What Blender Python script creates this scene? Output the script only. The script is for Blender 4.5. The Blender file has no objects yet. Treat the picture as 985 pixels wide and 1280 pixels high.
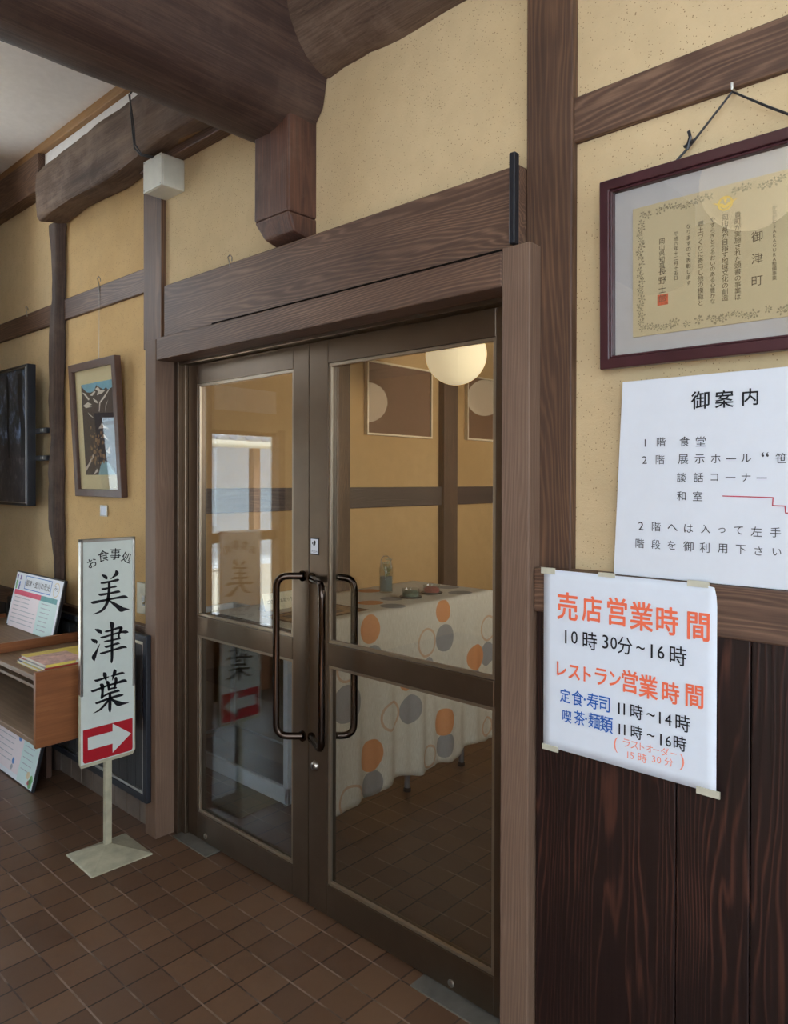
import bpy, bmesh, math, random
from mathutils import Vector, Matrix, noise
random.seed(7)
C = bpy.context.scene.collection
SC = bpy.context.scene

# ---------------------------------------------------------------- camera
cd = bpy.data.cameras.new('camera'); cam = bpy.data.objects.new('camera', cd); C.objects.link(cam)
F_PX, YAW, PITCH, ROLL, PX, PY = 906.7, .7411, -.0065, .0025, 493.7, 606.6
cy_, sy_, cp_, sp_ = math.cos(YAW), math.sin(YAW), math.cos(PITCH), math.sin(PITCH)
fw = Vector((-sy_*cp_, cy_*cp_, sp_)); r0 = Vector((cy_, sy_, 0)); u0 = r0.cross(fw)
rt = math.cos(ROLL)*r0 + math.sin(ROLL)*u0; up = -math.sin(ROLL)*r0 + math.cos(ROLL)*u0
M = Matrix((rt, up, -fw)).transposed().to_4x4(); M.translation = Vector((1.94, -1.673, 1.5))
cam.matrix_world = M
cd.sensor_fit = 'HORIZONTAL'; cd.sensor_width = 36; cd.lens = 36*F_PX/985
cd.shift_x = -(PX-492.5)/985; cd.shift_y = -(640-PY)/985
cd.clip_start = .02
SC.camera = cam

# ---------------------------------------------------------------- world, daylight, exposure
w = bpy.data.worlds.new('sky'); SC.world = w; w.use_nodes = True
bg = w.node_tree.nodes['Background']; bg.inputs[0].default_value = (.74, .88, 1, 1); bg.inputs[1].default_value = 18
def area(name, loc, rot, sx, sy, power, col, portal=False):
    l = bpy.data.lights.new(name, 'AREA'); l.shape = 'RECTANGLE'; l.size = sx; l.size_y = sy
    l.energy = power; l.color = col
    if portal: l.cycles.is_portal = True
    o = bpy.data.objects.new(name, l); C.objects.link(o); o.location = loc; o.rotation_euler = rot
    return o
R = math.radians
sun = bpy.data.lights.new('sun', 'SUN'); sun.energy = 110; sun.angle = .02; sun.color = (1, .95, .86)
so = bpy.data.objects.new('sun', sun); C.objects.link(so); so.rotation_euler = (R(38), 0, R(35))
# windows of the hall
area('side_window_daylight', (6.64, -2.1, 1.6), (0, R(90), 0), 2.0, 3.0, 120, (.86, .94, 1))
# added fill light for the restaurant beyond the glass doors, no window behind it
rl = area('restaurant_fill', (3.15, 2.9, 2.1), (0, R(90), 0), 1.0, 3.6, 98, (1, .92, .80)); rl.data.spread = R(78)
SC.view_settings.view_transform = 'Standard'; SC.view_settings.look = 'None'
SC.view_settings.gamma = 1; SC.view_settings.use_curve_mapping = False
SC.view_settings.exposure = -1.27
SC.cycles.max_bounces = 10; SC.cycles.transparent_max_bounces = 16
SC.cycles.sample_clamp_indirect = 6; SC.cycles.use_denoising = True
SC.cycles.caustics_reflective = False; SC.cycles.caustics_refractive = False

# ---------------------------------------------------------------- material helpers
def s2l(c): return c/12.92 if c <= .04045 else ((c+.055)/1.055)**2.4
def rgb(r, g, b): return (s2l(r/255), s2l(g/255), s2l(b/255), 1)
class NT:
    def __init__(s, name):
        s.m = bpy.data.materials.new(name); s.m.use_nodes = True; s.t = s.m.node_tree
        s.b = s.t.nodes['Principled BSDF']; s.out = s.t.nodes['Material Output']
    def n(s, typ, **kw):
        x = s.t.nodes.new(typ)
        for k, v in kw.items(): setattr(x, k, v)
        return x
    def l(s, a, b): s.t.links.new(a, b)
    def sock(s, v, inp):
        if hasattr(v, 'links'): s.l(v, inp)
        else: inp.default_value = v
    def math(s, op, a, b=None, c=None):
        x = s.n('ShaderNodeMath', operation=op)
        for i, v in enumerate((a, b, c)):
            if v is not None: s.sock(v, x.inputs[i])
        return x.outputs[0]
    def mix(s, f, a, b):
        x = s.n('ShaderNodeMix', data_type='RGBA')
        s.sock(f, x.inputs[0]); s.sock(a, x.inputs[6]); s.sock(b, x.inputs[7])
        return x.outputs[2]
    def noise(s, vec, scale, detail=4, rough=.55, dist=0):
        x = s.n('ShaderNodeTexNoise'); s.l(vec, x.inputs['Vector'])
        x.inputs['Scale'].default_value = scale; x.inputs['Detail'].default_value = detail
        x.inputs['Roughness'].default_value = rough; x.inputs['Distortion'].default_value = dist
        return x.outputs['Fac']
    def ramp(s, f, stops):
        x = s.n('ShaderNodeValToRGB'); s.l(f, x.inputs[0]); e = x.color_ramp.elements
        e[0].position, e[0].color = stops[0]; e[1].position, e[1].color = stops[-1]
        for p, c in stops[1:-1]:
            k = e.new(p); k.color = c
        return x.outputs[0]
    def coord(s): return s.n('ShaderNodeTexCoord').outputs['Object']
    def bump(s, h, strength, dist=.01):
        x = s.n('ShaderNodeBump'); x.inputs['Strength'].default_value = strength; x.inputs['Distance'].default_value = dist
        s.l(h, x.inputs['Height']); s.l(x.outputs[0], s.b.inputs['Normal'])
    def set(s, col=None, rough=None, metal=None, spec=None):
        if col is not None: s.sock(col, s.b.inputs['Base Color'])
        if rough is not None: s.sock(rough, s.b.inputs['Roughness'])
        if metal is not None: s.b.inputs['Metallic'].default_value = metal
        if spec is not None: s.b.inputs['Specular IOR Level'].default_value = spec
        return s.m

def plain(name, col, rough=.5, metal=0, spec=.5, var=.06, scale=30):
    t = NT(name); f = t.noise(t.coord(), scale, 3)
    d = tuple(c*(1-var*2) for c in col[:3])+(1,); h = tuple(min(1, c*(1+var)) for c in col[:3])+(1,)
    return t.set(t.ramp(f, [(.3, d), (.7, h)]), rough, metal, spec)

def plaster(name, base, warm, speck):
    t = NT(name); co = t.coord()
    big = t.noise(co, 1.3, 3); col = t.mix(t.ramp(big, [(.35, (0,0,0,1)), (.65, (1,1,1,1))]), base, warm)
    mid = t.noise(co, 14, 5, .6)
    col = t.mix(t.math('MULTIPLY', t.ramp(mid, [(.4, (0,0,0,1)), (.62, (1,1,1,1))]), .22), col, tuple(c*.72 for c in base[:3])+(1,))
    v = t.n('ShaderNodeTexVoronoi'); t.l(co, v.inputs['Vector']); v.inputs['Scale'].default_value = 150; v.inputs['Randomness'].default_value = 1
    sp = t.math('LESS_THAN', v.outputs['Distance'], t.math('MULTIPLY', t.noise(co, 23, 2), .38))
    m = t.n('ShaderNodeSeparateColor'); t.l(v.outputs['Color'], m.inputs[0])
    keep = t.math('GREATER_THAN', m.outputs[0], .52)
    col = t.mix(t.math('MULTIPLY', t.math('MULTIPLY', sp, keep), .62), col, speck)
    t.bump(t.noise(co, 130, 4, .7), .35, .004)
    return t.set(col, .92, 0, .15)

def wood(name, dark, mid, light, axis='x', k=34, rough=.55, streak=9, blot=.35, bump=.12, wear=0, ringw=.17, rp=1.6):
    t = NT(name); co = t.coord()
    oi = t.n('ShaderNodeObjectInfo'); add = t.n('ShaderNodeVectorMath', operation='ADD')
    sc = t.n('ShaderNodeVectorMath', operation='SCALE'); cmb = t.n('ShaderNodeCombineXYZ')
    for i in range(3): t.l(oi.outputs['Random'], cmb.inputs[i])
    t.l(cmb.outputs[0], sc.inputs[0]); sc.inputs['Scale'].default_value = 7.3
    t.l(co, add.inputs[0]); t.l(sc.outputs[0], add.inputs[1])
    mp = t.n('ShaderNodeMapping'); t.l(add.outputs[0], mp.inputs[0])
    s = [streak]*3; s['xyz'.index(axis)] = streak*.12; mp.inputs['Scale'].default_value = s
    v = mp.outputs[0]
    sx = t.n('ShaderNodeSeparateXYZ'); t.l(add.outputs[0], sx.inputs[0])
    o = [i for i in range(3) if 'xyz'[i] != axis]
    across = t.math('ADD', sx.outputs[o[0]], t.math('MULTIPLY', sx.outputs[o[1]], .8))
    n3 = t.noise(add.outputs[0], 3.2, 4, .6)
    n1 = t.noise(v, .33, 4, .5, .15)
    ph = t.math('ADD', t.math('MULTIPLY', across, k*22), t.math('MULTIPLY', n1, k*9))
    ring = t.math('POWER', t.math('ADD', t.math('MULTIPLY', t.math('SINE', ph), .5), .5), rp)
    mp2 = t.n('ShaderNodeMapping'); t.l(add.outputs[0], mp2.inputs[0])
    s2 = [210]*3; s2['xyz'.index(axis)] = 4; mp2.inputs['Scale'].default_value = s2
    fine = t.noise(mp2.outputs[0], 1, 3, .65)
    n2 = t.noise(v, .8, 5, .6)
    f = t.math('ADD', t.math('MULTIPLY', t.math('MULTIPLY', ring, t.math('ADD', n3, .35)), ringw*1.25), t.math('ADD', t.math('MULTIPLY', fine, .38), t.math('ADD', t.math('MULTIPLY', n2, blot), t.math('MULTIPLY', n3, .2))))
    col = t.ramp(f, [(.26, dark), (.52, mid), (.82, light)])
    if wear:
        wn = t.noise(add.outputs[0], 5, 6, .7)
        col = t.mix(t.math('MULTIPLY', t.ramp(wn, [(.5, (0,0,0,1)), (.72, (1,1,1,1))]), wear), col, rgb(150, 128, 112))
    t.bump(f, bump, .006)
    return t.set(col, rough, 0, .35)

def glassmat(name, tint=(.94, .95, .94, 1), f0=.045, rough=0.0):
    t = NT(name); t.t.nodes.remove(t.b)
    g = t.n('ShaderNodeNewGeometry'); d = t.n('ShaderNodeVectorMath', operation='DOT_PRODUCT')
    t.l(g.outputs['Normal'], d.inputs[0]); t.l(g.outputs['Incoming'], d.inputs[1])
    c = t.math('ABSOLUTE', d.outputs['Value'])
    fr = t.math('ADD', t.math('MULTIPLY', t.math('POWER', t.math('SUBTRACT', 1, c), 5), 1-f0), f0)
    tr = t.n('ShaderNodeBsdfTransparent'); tr.inputs[0].default_value = tint
    gl = t.n('ShaderNodeBsdfGlossy'); gl.inputs['Roughness'].default_value = rough
    mx = t.n('ShaderNodeMixShader'); t.l(fr, mx.inputs[0]); t.l(tr.outputs[0], mx.inputs[1]); t.l(gl.outputs[0], mx.inputs[2])
    t.l(mx.outputs[0], t.out.inputs[0]); return t.m

# ---------------------------------------------------------------- mesh builder
class MB:
    def __init__(s): s.v = []; s.f = []; s.mi = []; s.uv = None; s.cur = 0
    def add(s, vs, fs):
        o = len(s.v); s.v += [tuple(x) for x in vs]
        for f in fs: s.f.append([o+i for i in f]); s.mi.append(s.cur)
        return s
    def box(s, x0, x1, y0, y1, z0, z1):
        v = [(x0,y0,z0),(x1,y0,z0),(x1,y1,z0),(x0,y1,z0),(x0,y0,z1),(x1,y0,z1),(x1,y1,z1),(x0,y1,z1)]
        return s.add(v, [(0,3,2,1),(4,5,6,7),(0,1,5,4),(1,2,6,5),(2,3,7,6),(3,0,4,7)])
    def hexa(s, v): return s.add(v, [(0,3,2,1),(4,5,6,7),(0,1,5,4),(1,2,6,5),(2,3,7,6),(3,0,4,7)])
    def prism(s, poly, a0, a1, axis='y'):          # 2-D polygon pushed along an axis
        def p(u, v, a): return {'y': (u, a, v), 'x': (a, u, v), 'z': (u, v, a)}[axis]
        n = len(poly); vs = [p(u, v, a0) for u, v in poly]+[p(u, v, a1) for u, v in poly]
        fs = [tuple(range(n)), tuple(range(2*n-1, n-1, -1))]+[(i, i+n, (i+1) % n+n, (i+1) % n) for i in range(n)]
        return s.add(vs, fs)
    def frame(s, x0, x1, z0, z1, w, y0, y1):       # four mitred bars
        o = [(x0,z0),(x1,z0),(x1,z1),(x0,z1)]; i = [(x0+w,z0+w),(x1-w,z0+w),(x1-w,z1-w),(x0+w,z1-w)]
        vs = [(a,y0,b) for a,b in o]+[(a,y0,b) for a,b in i]+[(a,y1,b) for a,b in o]+[(a,y1,b) for a,b in i]
        fs = []
        for k in range(4):
            j = (k+1) % 4
            fs += [(k,j,j+4,k+4),(k+8,k+12,j+12,j+8),(k,k+8,j+8,j),(k+4,j+4,j+12,k+12)]
        return s.add(vs, fs)
    def tube(s, pts, r, seg=12, caps=True):
        pts = [Vector(p) for p in pts]; n = len(pts); rings = []
        t = (pts[1]-pts[0]).normalized(); a = t.orthogonal().normalized()
        for i, p in enumerate(pts):
            if i == 0: d = (pts[1]-pts[0])
            elif i == n-1: d = (pts[-1]-pts[-2])
            else: d = (pts[i+1]-pts[i]).normalized()+(pts[i]-pts[i-1]).normalized()
            d.normalize(); a = (a-d*a.dot(d)).normalized(); b = d.cross(a)
            rr = r[i] if isinstance(r, (list, tuple)) else r
            rings.append([p+(a*math.cos(2*math.pi*k/seg)+b*math.sin(2*math.pi*k/seg))*rr for k in range(seg)])
        vs = [q for g in rings for q in g]; fs = []
        for i in range(n-1):
            for k in range(seg):
                fs.append((i*seg+k, i*seg+(k+1) % seg, (i+1)*seg+(k+1) % seg, (i+1)*seg+k))
        if caps: fs += [tuple(range(seg-1, -1, -1)), tuple((n-1)*seg+k for k in range(seg))]
        return s.add(vs, fs)
    def lathe(s, prof, c=(0,0,0), seg=28, axis='z'):
        vs = []; fs = []; n = len(prof)
        for k in range(seg):
            a = 2*math.pi*k/seg
            for r, h in prof:
                p = (r*math.cos(a), r*math.sin(a), h)
                if axis == 'y': p = (p[0], p[2], p[1])
                if axis == 'x': p = (p[2], p[0], p[1])
                vs.append((p[0]+c[0], p[1]+c[1], p[2]+c[2]))
        for k in range(seg):
            j = (k+1) % seg
            for i in range(n-1): fs.append((k*n+i, j*n+i, j*n+i+1, k*n+i+1))
        return s.add(vs, fs)
    def poly(s, pts): return s.add(pts, [tuple(range(len(pts)))])
    def build(s, name, mat, parent=None, local=False, bevel=0, smooth=False, origin=None, seg=2):
        mats = mat if isinstance(mat, (list, tuple)) else [mat]
        vs = s.v
        if parent is not None:
            o3 = Vector((0,0,0))
            if not local:
                p = parent
                while p is not None: o3 = o3+p.location; p = p.parent
        else:
            if origin is None:
                xs, ys, zs = zip(*vs); origin = ((min(xs)+max(xs))/2, (min(ys)+max(ys))/2, min(zs))
            o3 = Vector(origin)
        me = bpy.data.meshes.new(name); me.from_pydata([tuple(Vector(v)-o3) for v in vs], [], s.f)
        for m in mats: me.materials.append(m)
        if len(mats) > 1: me.polygons.foreach_set('material_index', s.mi)
        if s.uv:
            ul = me.uv_layers.new(name='cloth')
            for lp in me.loops: ul.data[lp.index].uv = s.uv[lp.vertex_index]
        bm = bmesh.new(); bm.from_mesh(me); bmesh.ops.recalc_face_normals(bm, faces=bm.faces); bm.to_mesh(me); bm.free()
        if smooth:
            me.polygons.foreach_set('use_smooth', [True]*len(me.polygons))
        me.update(); o = bpy.data.objects.new(name, me); C.objects.link(o)
        if parent is not None: o.parent = parent
        else: o.location = o3
        if bevel:
            b = o.modifiers.new('bevel', 'BEVEL'); b.width = bevel; b.segments = seg; b.limit_method = 'ANGLE'; b.angle_limit = R(35)
        if smooth == 'auto':
            me.polygons.foreach_set('use_smooth', [True]*len(me.polygons))
            me.set_sharp_from_angle(angle=R(40))
        return o
def tag(o, label=None, cat=None, group=None, kind=None):
    if label: o['label'] = label
    if cat: o['category'] = cat
    if group: o['group'] = group
    if kind: o['kind'] = kind
    return o
def thing(name, loc, label, cat, group=None, rot=(0,0,0), kind=None):
    o = bpy.data.objects.new(name, None); o.empty_display_size = .05; C.objects.link(o); o.location = loc; o.rotation_euler = rot
    return tag(o, label, cat, group, kind)
def struct(o): o['kind'] = 'structure'; return o

# ---------------------------------------------------------------- lettering
_gc = {}
def glyph(ch, off=0.0):
    k = (ch, off)
    if k not in _gc:
        c = bpy.data.curves.new('glyph', 'FONT'); c.body = ch; c.offset = off; c.resolution_u = 3
        o = bpy.data.objects.new('glyph', c); C.objects.link(o)
        me = bpy.data.meshes.new_from_object(o.evaluated_get(bpy.context.evaluated_depsgraph_get()))
        _gc[k] = ([(v.co.x, v.co.y) for v in me.vertices], [tuple(p.vertices) for p in me.polygons])
        bpy.data.objects.remove(o); bpy.data.curves.remove(c); bpy.data.meshes.remove(me)
    return _gc[k]
def letters(mb, items, place, off=0.0, fat=0, out=(0, -1, 0), squash=1):            # items: (char, x, z, height or -width); place maps sheet x, z to 3-D
    for it in items:
        ch, x, z, h = it[:4]; rot = it[4] if len(it) > 4 else 0
        vs, fs = glyph(ch, off)
        if not vs: continue
        xs = [a for a, b in vs]; ys = [b for a, b in vs]; cx, cz = (min(xs)+max(xs))/2, (min(ys)+max(ys))/2
        s = h/max(1e-4, max(ys)-min(ys)) if h > 0 else -h/max(1e-4, max(xs)-min(xs))
        c, n = math.cos(rot)*s, math.sin(rot)*s
        for k, (sx, sz) in enumerate(((0,0),) if not fat else [(fat*math.cos(k*math.pi/4), fat*math.sin(k*math.pi/4)) for k in range(8)]):
            d = Vector(out)*k*.00006
            mb.add([Vector(place(x+sx+(a-cx)*c*squash-(b-cz)*n, z+sz+(a-cx)*n+(b-cz)*c))+d for a, b in vs], fs)
    return mb
def runs(items, gap=.013):                         # split a row of characters where the writing leaves a gap
    out = []
    for it in items:
        if out:
            a = out[-1][-1]; d = math.hypot(it[1]-a[1], it[2]-a[2])-(abs(a[3])+abs(it[3]))*.5
            if d < gap: out[-1].append(it); continue
        out.append([it])
    return out
def lettering(name, items, mat, parent, place, fat=0, out=(0, -1, 0), squash=1):
    for r in runs(items): letters(MB(), r, place, 0, fat, out, squash).build(name, mat, parent)
def cell(mb, ch, x, z, em, place, off=0.0):        # keeps a character's own size inside its em cell
    vs, fs = glyph(ch, off); wdt = max([a for a, b in vs]+[.1])
    cx = .5 if ord(ch) > 0x2e80 else wdt/2
    mb.add([place(x+(a-cx)*em, z+(b-.38)*em) for a, b in vs], fs)
def stroke(mb, pts, place):                        # one brush stroke: (s, t, width)
    # smooth the centre line, then a ribbon with rounded ends
    P = []
    n = len(pts)
    for i in range(n-1):
        p0 = pts[max(0, i-1)]; p1 = pts[i]; p2 = pts[i+1]; p3 = pts[min(n-1, i+2)]
        for q in range(5):
            u = q/5
            P.append([.5*(2*b+(c-a)*u+(2*a-5*b+4*c-d)*u*u+(-a+3*b-3*c+d)*u**3) for a, b, c, d in zip(p0, p1, p2, p3)])
    P.append(list(pts[-1])); L = []; Rr = []
    for i, (x, z, wd) in enumerate(P):
        a = P[max(0, i-1)]; b = P[min(len(P)-1, i+1)]; dx, dz = b[0]-a[0], b[1]-a[1]; l = math.hypot(dx, dz) or 1
        nx, nz = -dz/l*max(wd, .0006)/2, dx/l*max(wd, .0006)/2
        L.append((x+nx, z+nz)); Rr.append((x-nx, z-nz))
    for i in range(len(P)-1):
        mb.poly([place(*L[i]), place(*L[i+1]), place(*Rr[i+1]), place(*Rr[i])])
    for e, q in ((0, 1), (-1, -2)):                # round ends
        x, z, wd = P[e]; r = max(wd, .0006)/2*.9
        mb.poly([place(x+r*math.cos(a*math.pi/5), z+r*math.sin(a*math.pi/5)) for a in range(10)])

def log_mesh(name, secs, mat, amp=.012, freq=5, seedv=0, cap=True):
    # secs: list of closed rings of the same count; surface roughened with noise
    mb = MB(); n = len(secs[0]); vs = []
    for ring in secs:
        cx = Vector((0,0,0))
        for p in ring: cx += Vector(p)
        cx /= n
        for p in ring:
            p = Vector(p); d = (p-cx).normalized()
            vs.append(tuple(p+d*(noise.noise(p*freq+Vector((seedv,0,0)))*amp + noise.noise(p*freq*3.1)*amp*.4)))
    fs = [(i*n+k, i*n+(k+1) % n, (i+1)*n+(k+1) % n, (i+1)*n+k) for i in range(len(secs)-1) for k in range(n)]
    if cap: fs += [tuple(range(n-1, -1, -1)), tuple((len(secs)-1)*n+k for k in range(n))]
    mb.add(vs, fs)
    o = mb.build(name, mat); me = o.data
    me.polygons.foreach_set('use_smooth', [True]*len(me.polygons)); me.set_sharp_from_angle(angle=R(50))
    return o
def lerp(a, b, t): return a+(b-a)*t
def resample(poly, m):
    n = len(poly); L = [math.dist(poly[i], poly[(i+1) % n]) for i in range(n)]; T = sum(L); out = []
    for k in range(m):
        d = T*k/m; i = 0
        while d > L[i]: d -= L[i]; i += 1
        t = d/L[i]; out.append(tuple(lerp(a, b, t) for a, b in zip(poly[i], poly[(i+1) % n])))
    return out
BRUSH=[[(-3266,11199,66),(-3141,11120,133),(-3084,11044,100),(-3068,11014,22)],
[(-2684,11289,112),(-2661,11209,175),(-2761,11111,101),(-2912,11005,27)],
[(-3312,10883,66),(-3164,10884,93),(-2912,10909,80),(-2633,10937,108),(-2562,10930,34)],
[(-3282,10653,55),(-3175,10633,93),(-2912,10664,67),(-2726,10682,94),(-2656,10675,27)],
[(-3413,10447,55),(-3300,10419,106),(-2958,10435,80),(-2609,10459,108),(-2511,10430,27)],
[(-2981,10883,111),(-2981,10616,116),(-2999,10373,133),(-3027,10199,155)],
[(-3708,10160,55),(-3592,10146,120),(-3141,10179,93),(-2680,10213,90),(-2350,10220,135),(-2188,10178,32)],
[(-3027,10199,155),(-3073,10049,133),(-3187,9864,122),(-3368,9744,88),(-3637,9681,22)],
[(-2981,10149,44),(-2819,10018,112),(-2586,9832,180),(-2468,9727,214),(-2302,9705,124),(-2116,9681,18)],
[(-3548,9070,44),(-3413,8991,143),(-3323,8911,110),(-3328,8846,22)],
[(-3708,8697,44),(-3582,8611,142),(-3503,8554,110),(-3514,8490,22)],
[(-3582,7833,44),(-3604,7979,186),(-3503,8181,99),(-3425,8343,55),(-3362,8461,18)],
[(-3146,8922,49),(-3050,8920,89),(-2819,8946,80),(-2586,8989,108),(-2468,8949,158)],
[(-2468,8949,135),(-2527,8823,112),(-2574,8695,94),(-2574,8549,112)],
[(-3328,8713,55),(-3210,8706,93),(-2866,8752,76),(-2492,8795,90),(-2278,8774,124),(-2159,8744,27)],
[(-3187,8520,55),(-3073,8524,84),(-2866,8529,71),(-2515,8551,81)],
[(-3157,8321,49),(-3073,8302,102),(-2819,8331,76),(-2633,8356,103),(-2534,8333,31)],
[(-3350,8088,48),(-3255,8072,99),(-2866,8116,80),(-2397,8171,113),(-2243,8122,45)],
[(-2912,9238,111),(-2859,9152,201),(-2859,9007,125),(-2859,8739,116),(-2861,8182,123),(-2861,7847,116),(-2877,7671,94),(-2882,7610,33)],
[(-3575,7051,48),(-3470,7024,101),(-3187,7055,75),(-2993,7079,40)],
[(-3199,7263,88),(-3164,7201,166),(-3130,7061,111),(-3100,6922,35)],
[(-2889,7085,49),(-2680,7106,90),(-2444,7117,99),(-2331,7095,32)],
[(-2761,7301,89),(-2745,7231,157),(-2796,7062,107),(-2847,6905,22)],
[(-3709,6663,48),(-3604,6641,105),(-3142,6720,80),(-2680,6759,90),(-2350,6782,136),(-2219,6739,27)],
[(-3323,6824,110),(-3267,6757,166),(-3255,6533,115),(-3274,6294,132)],
[(-3274,6316,66),(-3027,6396,93),(-2773,6419,98),(-2621,6432,112),(-2539,6392,31)],
[(-3050,6868,133),(-3009,6748,122),(-2993,6544,89)],
[(-2703,6965,123),(-2691,6839,134),(-2731,6691,107),(-2750,6560,89)],
[(-2993,6566,67),(-2842,6580,76),(-2680,6568,67)],
[(-3537,6143,48),(-3436,6132,101),(-2958,6203,93),(-2539,6223,112),(-2385,6208,41)],
[(-2947,6378,111),(-2947,6133,138),(-2951,5800,138),(-2942,5653,67)],
[(-3004,6146,89),(-3142,5999,111),(-3369,5830,88),(-3627,5751,18)],
[(-2935,6197,67),(-2750,6033,123),(-2586,5907,202),(-2397,5864,113),(-2147,5842,23)]]
POSTER={'orange_bold':[('売',1.0695,1.1984,0.0657),('店',1.1332,1.1995,0.0595),('営',1.1961,1.2014,0.0625),('業',1.2538,1.1976,0.0632),('時',1.3118,1.1957,0.0595),('間',1.3785,1.1922,0.0578),('レ',1.0544,1.0444,0.0331),('ス',1.0884,1.0425,0.0326),('ト',1.1224,1.0436,0.0331),('ラ',1.157,1.0445,0.0372),('ン',1.1921,1.0456,0.0313),('営',1.2272,1.0465,0.0494),('業',1.2702,1.0429,0.0511),('時',1.3203,1.0399,0.0458),('間',1.3711,1.0426,0.0465)],
'black':[('1',1.0657,1.1245,0.032),('0',1.0885,1.1261,0.0298),('時',1.1285,1.1242,0.0422),('3',1.1678,1.1279,0.0316),('0',1.1884,1.1279,0.0278),('分',1.2152,1.1262,0.039),('~',1.2519,1.1267,-0.0216),('1',1.2778,1.1239,0.0302),('6',1.2984,1.1246,0.0282),('時',1.3359,1.1231,0.0421),('1',1.2019,0.9806,0.0259),('1',1.2145,0.9815,0.0257),('時',1.2435,0.9816,0.0333),('~',1.2763,0.9822,-0.0203),('1',1.2969,0.9803,0.0257),('4',1.3155,0.9802,0.0247),('時',1.3467,0.9797,0.0361),('1',1.2031,0.9335,0.0241),('1',1.2157,0.9347,0.0239),('時',1.2437,0.9356,0.0307),('~',1.2765,0.9368,-0.0186),('1',1.2993,0.9329,0.0248),('6',1.3157,0.9335,0.023),('時',1.3411,0.9346,0.032)],
'blue':[('定',1.0642,0.9817,0.0329),('食',1.0974,0.9823,0.0362),('・',1.1162,0.9834,0.0055),('寿',1.1366,0.984,0.0366),('司',1.1661,0.9828,0.0344),('喫',1.0697,0.9329,0.0301),('茶',1.1027,0.9361,0.0334),('・',1.1199,0.9385,0.0055),('麺',1.1403,0.9381,0.0356),('類',1.1711,0.9365,0.0379)],
'orange_thin':[('(',1.1943,0.8956,0.0349),('ラ',1.22,0.9056,0.0177),('ス',1.2393,0.9051,0.0167),('ト',1.2566,0.9059,0.0166),('オ',1.2731,0.9066,0.0165),('ー',1.2885,0.9074,-0.0131),('ダ',1.3081,0.9081,0.0188),('ー',1.3273,0.9092,-0.0127),('1',1.2234,0.8799,0.015),('5',1.2335,0.8807,0.015),('時',1.2576,0.8817,0.0209),('3',1.2834,0.8858,0.0147),('0',1.2952,0.8868,0.0146),('分',1.3168,0.8882,0.0187),(')',1.3455,0.8954,0.0353)]}
GUIDE=[('御',1.373,1.6739,0.0376),('案',1.4222,1.6724,0.036),('内',1.4731,1.6731,0.0343),('1',1.2523,1.586,0.0171),('階',1.2888,1.587,0.0204),('食',1.3403,1.5865,0.0217),('堂',1.3747,1.5853,0.0214),('2',1.2511,1.5477,0.0171),('階',1.2868,1.548,0.0204),('展',1.3375,1.548,0.0209),('示',1.3724,1.5478,0.0197),('ホ',1.4059,1.548,0.0186),('ー',1.4368,1.5474,-0.0198),('ル',1.4661,1.5481,0.0172),('“',1.5021,1.5547,0.0097),('笹',1.5316,1.5469,0.0199),('談',1.3347,1.508,0.0209),('話',1.3705,1.5084,0.0206),('コ',1.4036,1.5084,0.0152),('ー',1.4358,1.5079,-0.0198),('ナ',1.4663,1.5083,0.0172),('ー',1.496,1.5071,-0.0195),('和',1.334,1.468,0.02),('室',1.369,1.4681,0.0206),('2',1.2439,1.3987,0.019),('階',1.2793,1.3989,0.0205),('へ',1.3156,1.3983,-0.022),('は',1.3503,1.3982,0.0182),('入',1.3861,1.3986,0.0187),('っ',1.4196,1.3972,0.0109),('て',1.4525,1.3988,0.0165),('左',1.4868,1.398,0.0204),('手',1.5225,1.3982,0.02),('階',1.2417,1.3592,0.0208),('段',1.2786,1.3592,0.0205),('を',1.3136,1.3596,0.0193),('御',1.3501,1.3592,0.0216),('利',1.3842,1.3588,0.0213),('用',1.421,1.3595,0.0193),('下',1.4574,1.3594,0.019),('さ',1.4911,1.3588,0.0179),('い',1.5253,1.3591,0.0144),('。',1.5417,1.3523,0.0071)]
GLINE=[(1.4212, 1.4694), (1.5174, 1.4677), (1.5167, 1.4517), (1.5393, 1.4514), (1.5405, 1.4376), (1.5555, 1.4377)]
CERT=[('岡山県知事', 1.2849, 2.0327, 1.9792, 0.0125), ('長野士郎', 1.2856, 1.9663, 1.9055, 0.0162), ('平成六年十二月十五日', 1.3163, 2.0421, 1.9457, 0.0095), ('なりますので表彰します', 1.3434, 2.0521, 1.9299, 0.0101), ('郷土づくりに寄与し他の模範と', 1.3689, 2.0514, 1.8826, 0.0121), ('やすらぎとうるおいのある心豊かな', 1.3941, 2.0542, 1.8819, 0.0105), ('岡山県が目指す地域文化の創造', 1.4194, 2.0533, 1.8847, 0.0125), ('貴町が実施された頭書の事業は', 1.4448, 2.0523, 1.8822, 0.0124), ('御津町', 1.4821, 1.9992, 1.9097, 0.021), ('かながわSAKAGURA整備事業', 1.5146, 2.0501, 1.9086, 0.0087)]
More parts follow.
